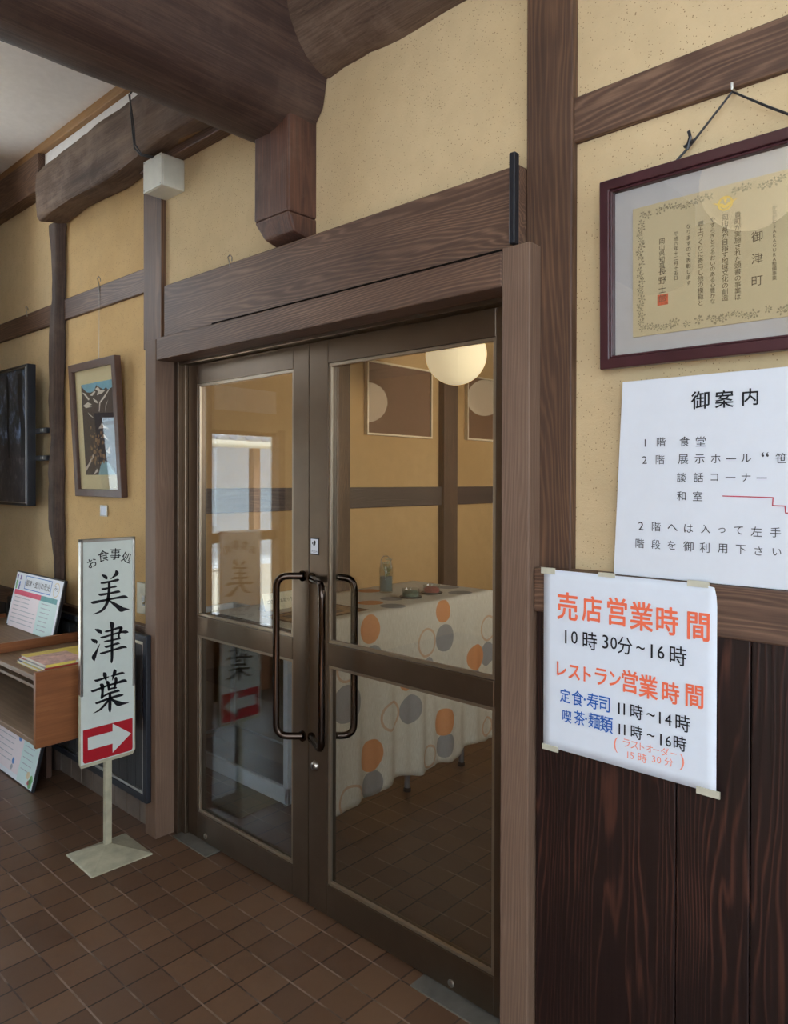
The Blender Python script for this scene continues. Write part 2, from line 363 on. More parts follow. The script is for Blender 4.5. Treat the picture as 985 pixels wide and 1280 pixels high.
# ---------------------------------------------------------------- materials
def tile_floor():
    t = NT('quarry_tile'); co = t.coord(); sx = t.n('ShaderNodeSeparateXYZ'); t.l(co, sx.inputs[0])
    P = .115; wob = t.math('MULTIPLY', t.math('SUBTRACT', t.noise(co, 9, 2), .5), .004)
    ux = t.math('DIVIDE', t.math('ADD', t.math('ADD', sx.outputs[0], .547+P*60), wob), P)
    uy = t.math('DIVIDE', t.math('ADD', t.math('ADD', sx.outputs[1], .058+P*60), wob), P)
    fx = t.math('ABSOLUTE', t.math('SUBTRACT', t.math('FRACT', t.math('ADD', ux, .5)), .5))
    fy = t.math('ABSOLUTE', t.math('SUBTRACT', t.math('FRACT', t.math('ADD', uy, .5)), .5))
    gx = t.math('SUBTRACT', 1, t.math('SMOOTH_MIN', t.math('MULTIPLY', fx, 40), 1, .1))
    jx = t.math('LESS_THAN', fx, .026); jy = t.math('LESS_THAN', fy, .024)
    cid = t.n('ShaderNodeCombineXYZ'); t.l(t.math('FLOOR', ux), cid.inputs[0]); t.l(t.math('FLOOR', uy), cid.inputs[1])
    wn = t.n('ShaderNodeTexWhiteNoise'); t.l(cid.outputs[0], wn.inputs['Vector'])
    col = t.ramp(wn.outputs['Value'], [(0, rgb(92, 66, 49)), (.5, rgb(101, 74, 55)), (1, rgb(112, 83, 62))])
    blot = t.noise(co, 26, 4, .65)
    col = t.mix(t.math('MULTIPLY', blot, .4), col, rgb(84, 62, 48))
    dirt = t.noise(co, 2.1, 3, .6)
    lightg = t.mix(t.ramp(t.noise(co, 4.5, 3), [(.42, (0,0,0,1)), (.58, (1,1,1,1))]), rgb(66, 49, 41), rgb(134, 114, 102))
    col = t.mix(jx, col, t.mix(t.ramp(dirt, [(.45, (0,0,0,1)), (.7, (1,1,1,1))]), rgb(40, 28, 23), rgb(70, 54, 46)))
    col = t.mix(jy, col, lightg)
    h = t.math('SUBTRACT', 1, t.math('MAXIMUM', jx, jy))
    t.bump(t.math('ADD', h, t.math('MULTIPLY', t.noise(co, 60, 3), .06)), .5, .003)
    rough = t.math('ADD', t.math('MULTIPLY', t.noise(co, 7, 2), .16), .27)
    return t.set(col, rough, 0, .5)
M_FLOOR = tile_floor()
M_PL = plaster('ochre_plaster', rgb(206, 182, 144), rgb(198, 173, 133), rgb(98, 68, 38))
M_PLW = plaster('ochre_plaster_warm', rgb(204, 172, 124), rgb(196, 162, 112), rgb(98, 68, 38))
M_PLI = plaster('brown_plaster', rgb(190, 155, 108), rgb(180, 144, 98), rgb(110, 80, 50))
M_CEIL = plain('white_ceiling', rgb(246, 246, 246), .9, 0, .1, .02)
M_WOODX = wood('stained_cedar_along', rgb(56, 40, 32), rgb(88, 65, 52), rgb(130, 101, 80), 'x', 30)
M_WOODZ = wood('stained_cedar_upright', rgb(50, 36, 29), rgb(80, 58, 45), rgb(124, 92, 68), 'z', 22, .55, 9, .42, .12, 0, .12)
M_TRIMZ = wood('planed_trim_upright', rgb(84, 64, 52), rgb(108, 85, 70), rgb(134, 108, 91), 'z', 30, .6, 9, .35, .12, 0, .09)
M_WOODY = wood('stained_cedar_deep', rgb(46, 36, 33), rgb(72, 58, 54), rgb(100, 83, 76), 'y', 22)
M_PANEL = wood('dark_red_plank', rgb(20, 12, 11), rgb(34, 20, 18), rgb(76, 45, 35), 'z', 20, .42, 11, .32, .2, 0, .2, 3.5)
M_LOG = wood('old_log', rgb(34, 24, 21), rgb(60, 43, 37), rgb(96, 74, 62), 'y', 8, .62, 9, .5, .5, .1, .05)
M_LOGX = wood('old_log_along', rgb(38, 29, 25), rgb(84, 66, 55), rgb(134, 112, 94), 'x', 7, .8, 16, .6, .9, .4, .03)
M_LOGZ = wood('old_log_upright', rgb(36, 27, 23), rgb(62, 47, 40), rgb(94, 74, 64), 'z', 10, .68, 12, .5, .6, .15, .06)
M_RED = wood('reddish_old_post', rgb(40, 27, 24), rgb(68, 46, 39), rgb(112, 76, 60), 'z', 16, .5, 12, .5, .5, .2, .07)
M_CAB = wood('orange_plywood', rgb(104, 62, 38), rgb(134, 84, 52), rgb(168, 116, 74), 'y', 10, .4, 6, .35, .05, 0, .05)
M_CABD = wood('dull_plywood', rgb(96, 74, 56), rgb(126, 102, 80), rgb(150, 124, 100), 'x', 10, .55, 6, .35, .05, 0, .06)
M_BRNZ = plain('bronze_aluminium', rgb(112, 97, 83), .3, .9, .5, .05, 8)
M_BRNZD = plain('bronze_aluminium_edge', rgb(160, 146, 128), .3, .85, .5, .04, 8)
M_RUB = plain('dark_gasket', rgb(38, 34, 32), .6)
M_GAPSHADE = plain('gap_shade', rgb(22, 17, 15), .95, 0, .05)
M_GLASS = glassmat('door_glass', (.94, .95, .94, 1), .10)
M_CHROME = plain('black_chrome', rgb(66, 56, 50), .12, 1, .5, .03)
M_STEEL = plain('brushed_steel', rgb(176, 172, 166), .28, 1, .5, .05)
M_WHITEM = plain('white_enamel', rgb(206, 204, 190), .4, 0, .5, .03)
M_CREAM = plain('cream_enamel', rgb(176, 170, 146), .45, 0, .5, .12, 18)
M_SIGNW = plain('sign_white', rgb(206, 214, 208), .3, 0, .5, .015)
M_RED_S = plain('sign_red', rgb(168, 28, 40), .35, 0, .5, .03)
M_INK = plain('black_ink', rgb(14, 15, 22), .45, 0, .3, .0)
M_INKG = plain('grey_ink', rgb(62, 58, 60), .6, 0, .2, .0)
M_INKF = plain('faded_ink', rgb(104, 92, 76), .8, 0, .1, .0)
M_ORANGE = plain('orange_marker', rgb(232, 110, 78), .6, 0, .2, .04)
M_ORANGET = plain('thin_orange_marker', rgb(236, 140, 116), .6, 0, .2, .02)
M_BLUE = plain('blue_marker', rgb(36, 92, 172), .6, 0, .2, .04)
M_PAPER = plain('white_paper', rgb(214, 220, 230), .7, 0, .2, .01)
M_BOARDW = plain('white_board', rgb(212, 216, 224), .35, 0, .4, .01)
M_TAPE = plain('yellowed_tape', rgb(190, 186, 168), .35, 0, .4, .05)
M_BURG = plain('burgundy_lacquer', rgb(64, 33, 38), .3, 0, .5, .12, 12)
M_BRFR = plain('brown_frame', rgb(82, 58, 48), .45, 0, .4, .08)
M_MAT = plain('grey_mat', rgb(204, 200, 196), .85, 0, .1, .02)
M_CREAMMAT = plain('cream_mat', rgb(226, 212, 170), .85, 0, .1, .02)
M_CERT = plain('certificate_paper', rgb(214, 196, 156), .8, 0, .1, .03, 6)
M_INKO = plain('pale_olive_ink', rgb(152, 140, 112), .8, 0, .1, .0)
M_MOULD = wood('light_brown_moulding', rgb(116, 84, 52), rgb(146, 110, 70), rgb(166, 130, 90), 'x', 10, .5, 6, .35, .05, 0, .06)
M_GOLD = plain('gold_foil', rgb(250, 214, 104), .4, .15, .5, .03)
M_SEAL = plain('red_seal', rgb(222, 112, 80), .8, 0, .1, .15, 300)
M_BLACKF = plain('black_frame', rgb(34, 35, 40), .35, 0, .5, .05)
M_NAVY = plain('navy_frame', rgb(22, 25, 34), .6, 0, .5, .05)
M_SLAT = wood('grey_slats', rgb(34, 34, 36), rgb(48, 48, 50), rgb(64, 64, 66), 'z', 20, .5, 10)
M_SKIRT = plain('skirting_tile', rgb(108, 95, 85), .55, 0, .5, .1, 12)
M_CONC = plain('grey_steel_plate', rgb(112, 108, 100), .5, .3, .5, .12, 14)
M_CGLASS = glassmat('certificate_glass', (.97, .97, .97, 1), .085)
M_PGLASS = glassmat('picture_glass', (.97, .97, .97, 1), .05)
nt = [1]
def trim(mb, m, bevel=.004):
    o = mb.build('trim_%d' % nt[0], m, bevel=bevel); nt[0] += 1; return struct(o)
# ---------------------------------------------------------------- the building shell
struct(MB().box(-3.1, 6.7, -4.2, 6, -.1, 0).build('floor', M_FLOOR, origin=(0,0,0)))
mb = MB(); mb.box(-3.2, -.90, -.04, .10, 0, 3.3).box(.95, 6.7, -.045, .10, 0, 3.3).box(-.90, .95, -.045, .10, 2.02, 3.3)
struct(mb.build('wall_front', M_PL, origin=(0,0,0)))
struct(MB().box(-1.90, -1.02, -.0445, -.035, .2, 3.2).build('wall_left_panel', M_PLW, origin=(0,0,0)))
struct(MB().box(-3.1, 6.7, -4.2, 0.1, 3.28, 3.36).build('ceiling', M_CEIL, origin=(0,0,0)))
# hall: left end with the glazed entrance, back wall with the window band
mb = MB(); X0, X1 = -2.56, -2.45
mb.box(X0, X1, -.56, -.42, 0, 3.3).box(X0, X1, -4.1, -1.80, 0, 3.3).box(X0, X1, -1.80, -.56, 1.86, 2.35).box(X0, X1, -1.8, -.56, 3.2, 3.3).box(X0, X1, -1.21, -1.15, 2.35, 3.2)  # high opening over the entrance is added to light the ceiling
mb.box(-3.0, X0, -.52, -.42, 0, 3.3).box(-3.1, -3.0, -.52, .1, 0, 3.3)
struct(mb.build('wall_left', M_PL, origin=(0,0,0)))
mb = MB(); mb.box(-2.5, 1.6, -4.1, -4, 0, 3.3).box(5.0, 6.7, -4.1, -4, 0, 3.3).box(1.6, 5, -4.1, -4, 0, .8).box(1.6, 5, -4.1, -4, 3.1, 3.3)
struct(mb.build('wall_back', M_PL, origin=(0,0,0)))
mb = MB(); mb.box(6.5, 6.6, -4.1, -3.6, 0, 3.3).box(6.5, 6.6, -.6, 0, 0, 3.3).box(6.5, 6.6, -3.6, -.6, 0, .6).box(6.5, 6.6, -3.6, -.6, 2.6, 3.3)
struct(mb.build('wall_right', M_PL, origin=(0,0,0)))
w1 = thing('window_1', (.75, -4.05, .85), None, None, kind='structure')
mb = MB().frame(1.6, 5, .8, 3.1, .05, -4.08, -4.02).box(3.275, 3.325, -4.07, -4.03, .85, 3.05).box(1.65, 4.95, -4.07, -4.03, 1.95, 2.0)
mb.build('window_frame', M_WOODX, w1)
w2 = thing('window_2', (6.55, -2.1, .6), None, None, kind='structure')
mb = MB()
for y in (-3.575, -2.6, -1.6, -.625): mb.box(6.52, 6.58, y-.025, y+.025, .6, 2.6)
mb.box(6.52, 6.58, -3.6, -.6, .6, .65).box(6.52, 6.58, -3.6, -.6, 2.55, 2.6)
mb.build('window_frame', M_WOODZ, w2)
# entrance door in the left end wall
d3 = thing('door_3', (-2.5, -1.45, 0), None, None, kind='structure')
mb = MB().box(-2.53, -2.43, -1.82, -1.76, 0, 1.88).box(-2.53, -2.47, -1.18, -1.02, 0, 1.86).box(-2.53, -2.47, -.62, -.56, 0, 1.86)
mb.box(-2.53, -2.47, -1.76, -1.18, 1.05, 1.12).box(-2.53, -2.47, -1.02, -.62, 1.05, 1.12).box(-2.53, -2.47, -1.76, -.62, 1.83, 1.86)
mb.build('door_frame', M_TRIMZ, d3, bevel=.003)
MB().box(-2.52, -2.48, -1.76, -1.18, 0, .30).box(-2.52, -2.48, -1.02, -.62, 0, .30).build('kick_panel', M_WOODZ, d3)
MB().box(-2.503, -2.497, -1.76, -1.18, .30, 1.83).build('glass_pane', M_GLASS, d3)
MB().box(-2.503, -2.497, -1.02, -.62, .30, 1.83).build('glass_pane', M_GLASS, d3)
tag(trim(MB().box(-2.45, -2.44, -1.74, -1.20, 2.0, 2.17), plain('transom_standin', rgb(236, 232, 222), .7)), None)  # pale board stands in for the dimly lit transom window
# outside the entrance
M_GRAV = plain('pale_gravel', rgb(206, 202, 192), .9, 0, .1, .3, 60)
struct(MB().box(-18, -3.1, -14, 4, -.16, -.06).build('ground', M_GRAV, origin=(0,0,0)))
struct(MB().box(-5.2, -2.56, -5, 1, -.12, -.02).build('path', plain('pale_concrete', rgb(170, 176, 186), .8), origin=(0,0,0)))
ob = thing('outbuilding', (-9, -6, -.06), 'white walled outbuilding with tiled eave seen mirrored in the left door glass', 'building')
M_WHW = plain('white_render', rgb(214, 228, 246), .9, 0, .1, .03)
M_ROOF = plain('grey_roof_tile', rgb(176, 184, 194), .5, 0, .4, .1, 8)
MB().box(-9.4, -9.0, -10, -2, -.06, 2.5).build('wall', M_WHW, ob)
mb = MB()
for i in range(26): mb.tube([(-9.8, -10+i*.32, 2.9), (-8.2, -10+i*.32, 2.16)], .10, 8)
mb.box(-9.8, -8.3, -10.1, -1.8, 2.12, 2.18); mb.build('roof', M_ROOF, ob, smooth='auto')
MB().tube([(-8.16, -10.1, 2.10), (-8.16, -1.8, 2.10)], .06, 10).build('gutter', M_WHITEM, ob, smooth='auto')
MB().box(-8.4, -8.26, -5.98, -5.84, -.06, 2.14).build('post', M_TRIMZ, ob)

# restaurant shell beyond the doors
XI = -1.7
struct(MB().box(XI-.1, XI, .1, 6, 0, 3).build('wall_inner_left', M_PLI, origin=(0,0,0)))
struct(MB().box(XI, 3.3, 5.6, 5.7, 0, 3).build('wall_inner_back', M_PLI, origin=(0,0,0)))
struct(MB().box(3.2, 3.3, .1, 5.6, 0, 3).build('wall_inner_right', M_PLI, origin=(0,0,0)))
struct(MB().box(XI-.1, 3.3, .1, 5.7, 2.9, 3).build('ceiling_inner', M_WOODY, origin=(0,0,0)))
trim(MB().box(XI, XI+.035, .1, 5.6, 1.307, 1.452), M_WOODY)
trim(MB().box(XI, XI+.06, 1.655, 1.785, 0, 2.9), M_WOODZ)
trim(MB().box(XI, XI+.06, 2.815, 2.99, 0, 2.9), M_WOODZ)
trim(MB().box(XI, XI+.06, 4.1, 4.27, 0, 2.9), M_WOODZ)
trim(MB().box(XI, 3.2, 5.56, 5.6, 1.307, 1.452), M_WOODX)
trim(MB().box(XI, 3.2, 2.95, 3.13, 2.72, 2.9), M_WOODX)
trim(MB().box(XI, 3.2, 4.1, 4.27, 2.72, 2.9), M_WOODX)

# posts, rails and boards of the front wall
rp = tag(trim(MB().box(.927, 1.058, -.07, .1, 0, 3.3), M_WOODZ), 'wide dark cedar post right of the glass doors', 'post')
tag(trim(MB().box(.887, .97, -.12, .08, 0, 2.095), M_TRIMZ), 'planed wooden door casing on the right of the doors', 'trim')
tag(trim(MB().box(-.917, -.83, -.12, .08, 0, 2.086), M_TRIMZ), 'planed wooden door casing on the left of the doors', 'trim')
tag(trim(MB().box(-1.028, -.877, -.068, .1, 2.07, 3.3), M_WOODZ), 'cedar post above the left door casing', 'post')
tag(trim(MB().box(-.80, .924, -.10, .1, 2.092, 2.305), M_WOODX), 'wide cedar lintel board over the doors', 'beam')
tag(trim(MB().box(-.826, .886, -.12, .03, 1.997, 2.089), M_WOODX), 'narrow cedar head board right above the doors', 'trim')
tag(trim(MB().box(1.056, 6.5, -.062, -.03, 2.33, 2.44), M_WOODX), 'cedar wall rail above the framed certificate', 'trim')
tag(trim(MB().box(.972, 6.5, -.10, -.03, 1.174, 1.283), M_WOODX), 'cedar wall rail behind the handwritten poster', 'trim')
tag(trim(MB().box(-3.0, -1.03, -.06, -.03, 2.325, 2.432), M_WOODX), 'cedar wall rail above the woodcut picture', 'trim')
tag(trim(MB().box(-3.0, -.92, -.075, -.03, .775, .86), M_WOODX), 'dark rail behind the low cabinet', 'trim')
# wainscot planks under the rails
mb = MB(); xs = [.972, 1.326, 1.478, 1.65, 1.83, 2.02, 2.3, 2.6, 3, 3.5, 3.9, 4.3, 4.7, 5.1, 5.5, 5.9, 6.5]
for a, b in zip(xs, xs[1:]): mb.box(a+.001, b-.001, -.088, -.03, .0, 1.175)
tag(trim(mb, M_PANEL, .003), 'dark red plank wainscot below the poster', 'wainscot')
mb = MB(); x = -3.0
while x < -.93: mb.box(x+.001, min(x+.118, -.918), -.07, -.03, .2, .776); x += .12
tag(trim(mb, M_SLAT, .002), 'dark plank wainscot behind the cabinet', 'wainscot')
mb = MB(); x = -.917
while x > -3.0: mb.box(max(x-.113, -3.0), x-.002, -.082, -.03, 0, .2); x -= .115
struct(mb.build('baseboard_left', M_SKIRT, bevel=.002))
trim(MB().box(-.42, .886, -.1206, -.10, 2.0868, 2.0922), M_GAPSHADE, 0)  # dark strip paints the shade in the seam between the boards
# ceiling edge on the left
tag(trim(MB().box(-3.0, .2, -.10, -.03, 3.235, 3.29), M_MOULD), 'light brown moulding along the ceiling edge', 'trim')
tag(trim(MB().box(-2.06, .2, -.075, -.03, 3.06, 3.235), M_CEIL), 'white strip of wall under the ceiling moulding', 'trim')
tag(trim(MB().box(-3.0, -2.06, -.11, -.03, 3.04, 3.235), M_WOODX), 'dark beam under the ceiling on the far left', 'beam')
tag(trim(MB().box(-1.0, -.1, -.13, -.045, 2.855, 2.875), M_MOULD), 'thin light lath under the log bracket', 'trim')
trim(MB().box(-1.0, -.1, -.10, -.045, 2.82, 2.856), M_WOODX)

# ---------------------------------------------------------------- old logs
ring = [(-.165,2.74),(-.15,2.685),(-.09,2.66),(.0,2.655),(.08,2.68),(.13,2.74),(.15,2.84),(.155,3.0),(.15,3.2),(-.17,3.2)]
secs = []
for i in range(40):
    y = -.05-i*.085; t = i/39
    secs.append([(x*(1+.25*t)+.02*math.sin(y*1.7)-.03*t, y, z+.02*math.sin(y*2.2)*t+ .04*t) for x, z in resample(ring, 48)])
tag(log_mesh('log_beam', secs, M_LOG, .008, 4, 3), 'huge dark rounded log beam running from the wall overhead', 'beam')
secs = []
for i in range(50):
    x = .10+i*.06
    secs.append([(x, -.03+.19*math.cos(a)*(1.0 if math.cos(a) > 0 else 1), 3.035+.2*math.sin(a)) for a in [2*math.pi*k/32 for k in range(32)]])
tag(log_mesh('log_beam', secs, M_LOGX, .012, 5, 11), 'dark log beam along the wall top, right of the overhead beam', 'beam')
secs = []
for i in range(36):
    x = -1.85+i*.05; t = i/35
    zb = 2.80+.010*math.sin(x*7)+.05*t
    secs.append([(x, y, z) for y, z in resample([(-.054,zb+.02),(-.185,zb),(-.20,zb+.02),(-.20,3.03+.03*t),(-.17,3.08+.03*t),(-.054,3.09+.03*t)], 84)])
tag(log_mesh('log_bracket', secs, M_LOGX, .008, 7, 5), 'rough hewn grey brown log with sawn end over the left post', 'beam')
secs = []
for i in range(60):
    z = 2.82-i*.0478; wv = .016*math.sin(z*3.1)+.010*math.sin(z*8)
    lf = -1.965+wv+(.02 if z < 1.75 else 0)+(.02 if z < 1.2 else 0)*1; rf = -1.865+.012*math.sin(z*2.3+1)
    secs.append([(x, y, z) for x, y in resample([(lf-.03,-.052),(lf,-.085),(lf+.02,-.10),(rf-.015,-.10),(rf,-.085),(rf+.01,-.052)], 32)])
tag(log_mesh('log_post', secs, M_LOGZ, .010, 6, 2), 'slim crooked old post between the forest photograph and woodcut picture', 'post')
mb = MB()
pr = [(-.098,.0),(.087,.0)]
mb.hexa([(-.07,-.14,2.32),(.085,-.14,2.32),(.087,-.03,2.30),(-.09,-.03,2.30), (-.098,-.165,2.38),(.086,-.165,2.38),(.087,-.03,2.38),(-.098,-.03,2.38)])
mb.hexa([(-.098,-.165,2.38),(.086,-.165,2.38),(.087,-.03,2.38),(-.098,-.03,2.38), (-.095,-.165,2.70),(.087,-.165,2.70),(.087,-.03,2.72),(-.098,-.03,2.72)])
tag(mb.build('short_post', M_RED, bevel=.008), 'short reddish hewn post standing on the lintel under the big beam', 'post')
# ---------------------------------------------------------------- aluminium door frame and the two glazed leaves
mb = MB().box(-.83, -.80, -.035, .08, 0, 2.0).box(-.80, -.776, -.015, .08, 0, 1.99)
mb.box(.83, .887, -.02, .08, 0, 2.0).box(-.83, .887, -.03, .08, 1.984, 2.02)
struct(mb.build('door_frame', M_BRNZ, bevel=.002))
def leaf(n, x0, x1, stL, stR, zm0, zm1, label):
    d = thing('door_%d' % n, ((x0+x1)/2, .02, 0), label, 'door', kind='structure')
    y0, y1 = 0, .042
    MB().box(x0, x0+stL, y0, y1, .008, 1.98).build('stile', M_BRNZ, d, bevel=.002)
    MB().box(x1-stR, x1, y0, y1, .008, 1.98).build('stile', M_BRNZ, d, bevel=.002)
    a, b = x0+stL, x1-stR
    MB().box(a, b, y0, y1, 1.90, 1.98).build('top_rail', M_BRNZ, d, bevel=.002)
    MB().box(a, b, y0-.002, y1, zm0, zm1).build('middle_rail', M_BRNZ, d, bevel=.003)
    MB().box(a, b, y0, y1, .008, .115).build('bottom_rail', M_BRNZ, d, bevel=.002)
    for z0, z1 in ((zm1, 1.90), (.115, zm0)):
        g = MB().box(a-.004, b+.004, .017, .023, z0-.004, z1+.004).build('glass_pane', M_GLASS, d)
        MB().frame(a, b, z0, z1, .011, .004, .016).build('glazing_bead', M_BRNZD, g, bevel=.0015)
        MB().frame(a, b, z0, z1, .006, .0161, .0165).build('gasket', M_RUB, g)
    return d
dl = leaf(1, -.774, -.002, .068, .085, .855, .935, 'left glazed bronze door leaf')
dr = leaf(2, .002, .848, .096, .062, .868, .944, 'right glazed bronze door leaf')
def handle(parent, xm, xb, yb, ym, z0, z1):
    pts = []; zt, zb = z1, z0
    def arc(c0, c1, c2, n=6):
        for i in range(n+1):
            t = i/n; a = Vector(c0).lerp(Vector(c1), t); b = Vector(c1).lerp(Vector(c2), t); pts.append(a.lerp(b, t))
    dx, dy = xb-xm, yb-ym; L = math.hypot(dx, dy); ux, uy = dx/L, dy/L; r = .045
    pts.append((xm, ym, zt)); arc((xb-ux*r, yb-uy*r, zt), (xb, yb, zt), (xb, yb, zt-r))
    arc((xb, yb, zb+r), (xb, yb, zb), (xb-ux*r, yb-uy*r, zb)); pts.append((xm, ym, zb))
    h = MB().tube(pts, .0125, 14).build('door_handle', M_CHROME, parent, smooth='auto')
    for z in (zt, zb):
        MB().lathe([(0,-.004),(.019,-.004),(.019,.004),(0,.004)], (xm, ym, z), 20, 'y').build('rose', M_CHROME, h, smooth='auto')
handle(dl, -.030, -.098, -.066, -.002, .595, 1.162)
handle(dr, .020, .142, -.066, -.002, .600, 1.158)
handle(dr, .045, .118, .108, .044, .603, 1.160)
lk = MB().lathe([(0,-.012),(.010,-.012),(.014,-.009),(.017,0),(.017,.004)], (.036, 0, .507), 24, 'y').build('lock_cylinder', M_STEEL, dr, smooth='auto')
MB().box(.033, .039, -.0135, -.011, .500, .514).build('keyhole', M_RUB, lk)
st = MB().box(.010, .054, -.0015, 0, 1.241, 1.300).build('door_sticker', M_INK, dr)
MB().box(.013, .051, -.0022, -.0014, 1.245, 1.296).build('white_field', M_BOARDW, st)
mb = MB(); pl = lambda x, z: (x, -.0027, z)
mb.poly([pl(.026,1.274), pl(.032,1.272), pl(.037,1.276), pl(.040,1.286), pl(.036,1.291), pl(.030,1.291), pl(.027,1.284)])
mb.poly([pl(.020,1.279), pl(.024,1.277), pl(.025,1.285), pl(.021,1.286)])
for i, ch in enumerate('PUSH'): letters(mb, [(ch, .021+i*.0075, 1.2525, .0075)], pl)
mb.build('hand_symbol', M_INK, st)
for d, x, z in ((dl, -.643, .028), (dr, .637, .024)):
    MB().lathe([(0,-.006),(.006,-.006),(.011,-.003),(.011,.001)], (x, 0, z+.005), 16, 'y').build('floor_bolt', M_STEEL, d, smooth='auto')
tag(MB().box(-.80, -.55, -.060, .05, 0, .005).build('floor_hinge_plate', M_CONC, bevel=.001), 'grey floor hinge plate under the left door corner', 'hinge plate', 'floor hinge plates')
tag(MB().box(.53, .86, -.060, .05, 0, .005).build('floor_hinge_plate', M_CONC, bevel=.001), 'grey floor hinge plate under the right door corner', 'hinge plate', 'floor hinge plates')
tag(MB().box(.908, .926, -.122, -.10, 2.10, 2.33).build('metal_strap', M_BLACKF, bevel=.003), 'black metal strap between lintel and right post', 'strap')

# ---------------------------------------------------------------- right wall: certificate
ce = thing('framed_certificate', (1.42, -.047, 1.762), 'framed certificate in burgundy frame hanging above the white guide board', 'framed certificate', rot=(R(.8), 0, 0))
def cl(x, z): return (x-1.42, 0, z-1.762)           # sheet coordinates inside the frame
f1 = MB().frame(-.277, .277, 0, .437, .024, -.045, -.02).frame(-.253, .253, .024, .413, .006, -.041, -.02).build('frame', M_BURG, ce, True, .006, seg=3)
MB().box(-.25, .25, -.024, -.02, .028, .409).build('mat_board', M_MAT, ce, True)
pa = MB().box(-.203, .203, -.0275, -.024, .068, .36).build('certificate_paper', M_CERT, ce, True)
P = lambda x, z: (x-1.42, -.0282, z-1.762+.002)
for s, x, z0, z1, h in CERT:
    n = len(s); mb = MB()
    for i, ch in enumerate(s):
        if h > .018 and i: mb.build('lettering', M_INKF, pa, True); mb = MB()
        cell(mb, ch, x, lerp(z0, z1, i/(n-1)), h*1.12, P)
    mb.build('lettering', M_INKF, pa, True)
MB().box(1.2745-1.42, 1.2985-1.42, -.0281, -.0276, .131, .155).build('seal_stamp', M_SEAL, pa, True)
mb = MB(); cx, cz = 0, .322
for i in range(28):
    a, b = 2*math.pi*i/28, 2*math.pi*(i+1)/28
    mb.poly([(cx+r*math.cos(q), -.0285, cz+r*math.sin(q)) for r, q in ((.0155,a),(.0155,b),(.0115,b),(.0115,a))])
mb.poly([(cx+x, -.0287, cz+z) for x, z in ((-.026,.006),(-.006,.001),(0,-.004),(.006,.001),(.026,.006),(.012,-.003),(.003,-.010),(-.003,-.010),(-.012,-.003))])
mb.poly([(cx+x, -.0286, cz+z) for x, z in ((-.004,.011),(.004,.011),(.001,.001),(-.001,.001))])
mb.build('gold_emblem', M_GOLD, pa, True)
mb = MB(); rnd = random.Random(4)
def leafs(x, z, r):
    for k in range(6):
        a = 2*math.pi*k/6+rnd.random(); ca, sa = math.cos(a), math.sin(a)
        q = [(.35,0),(.7,.2),(1,0),(.7,-.2)]
        mb.poly([(x+r*(u*ca-v*sa), -.0279, z+r*(u*sa+v*ca)) for u, v in q])
    for k in range(8):
        a, b = 2*math.pi*k/8, 2*math.pi*(k+1)/8
        mb.poly([(x+r*.3*m*math.cos(t), -.0279, z+r*.3*m*math.sin(t)) for m, t in ((1,a),(1,b),(.6,b),(.6,a))])
for i in range(30):
    x = -.18+i*.0125
    if rnd.random() < .85 and abs(x) > .02: leafs(x, .342-.004*math.sin(i)-(0.0), .0075+rnd.random()*.003)
    if rnd.random() < .9: leafs(x, .085+.004*math.sin(i*1.3), .0075+rnd.random()*.004)
for i in range(18):
    for x in (-.184, .184): leafs(x+.003*math.sin(i*2), .10+i*.0132, .007+rnd.random()*.003)
mb.build('border_ornament', M_INKO, pa, True)
MB().box(-.25, .25, -.0325, -.0305, .028, .409).build('glass_pane', M_CGLASS, ce, True)
cord = MB().tube([(1.285, -.065, 2.185), (1.34, -.060, 2.232), (1.432, -.070, 2.314), (1.50, -.062, 2.262), (1.60, -.066, 2.187)], .0028, 8).build('hanging_cord', M_BLACKF, ce, True)
for v in cord.data.vertices: v.co = (v.co.x-1.42, v.co.y+.047-.0, v.co.z-1.762)
MB().tube([(1.336-1.42,-.018,.462),(1.345-1.42,-.022,.486),(1.341-1.42,-.02,.50)], .004, 6).tube([(1.33-1.42,-.018,.47),(1.352-1.42,-.02,.478)], .0035, 6).build('knot', M_BLACKF, cord, True)
tag(MB().tube([(1.432,-.05,2.322),(1.432,-.078,2.320),(1.432,-.080,2.332)], .0028, 8).build('picture_nail', M_STEEL), 'bent steel nail holding the certificate cord under the rail', 'nail')

# guide board
gb = thing('guide_board', (1.42, -.07, 1.283), 'white guide board with printed black directions standing on the wall rail', 'sign board')
MB().hexa([(1.178,-.088,1.284),(1.665,-.088,1.284),(1.665,-.076,1.284),(1.178,-.076,1.284),(1.1965,-.085,1.7285),(1.645,-.085,1.7285),(1.645,-.074,1.7285),(1.1965,-.074,1.7285)]).build('board', M_BOARDW, gb, bevel=.0015)
P = lambda x, z: (x, -.0892+(z-1.284)*.0068, z)
lettering('title_lettering', GUIDE[:3], M_INK, gb, P, .0004)
for a, b in ((3, 7), (7, 15), (15, 21), (21, 23), (23, 32), (32, 42)): lettering('lettering', GUIDE[a:b], M_INKG, gb, P)
mb = MB()
for (a, b), (c, d) in zip(GLINE, GLINE[1:]):
    if abs(a-c) > abs(b-d): mb.poly([P(a-.001, b-.0011), P(c+.001, d-.0011), P(c+.001, d+.0011), P(a-.001, b+.0011)])
    else: mb.poly([P(a-.0011, b), P(a+.0011, b), P(c+.0011, d), P(c-.0011, d)])
mb.build('red_stair_line', plain('red_line', rgb(176, 52, 72), .5), gb)

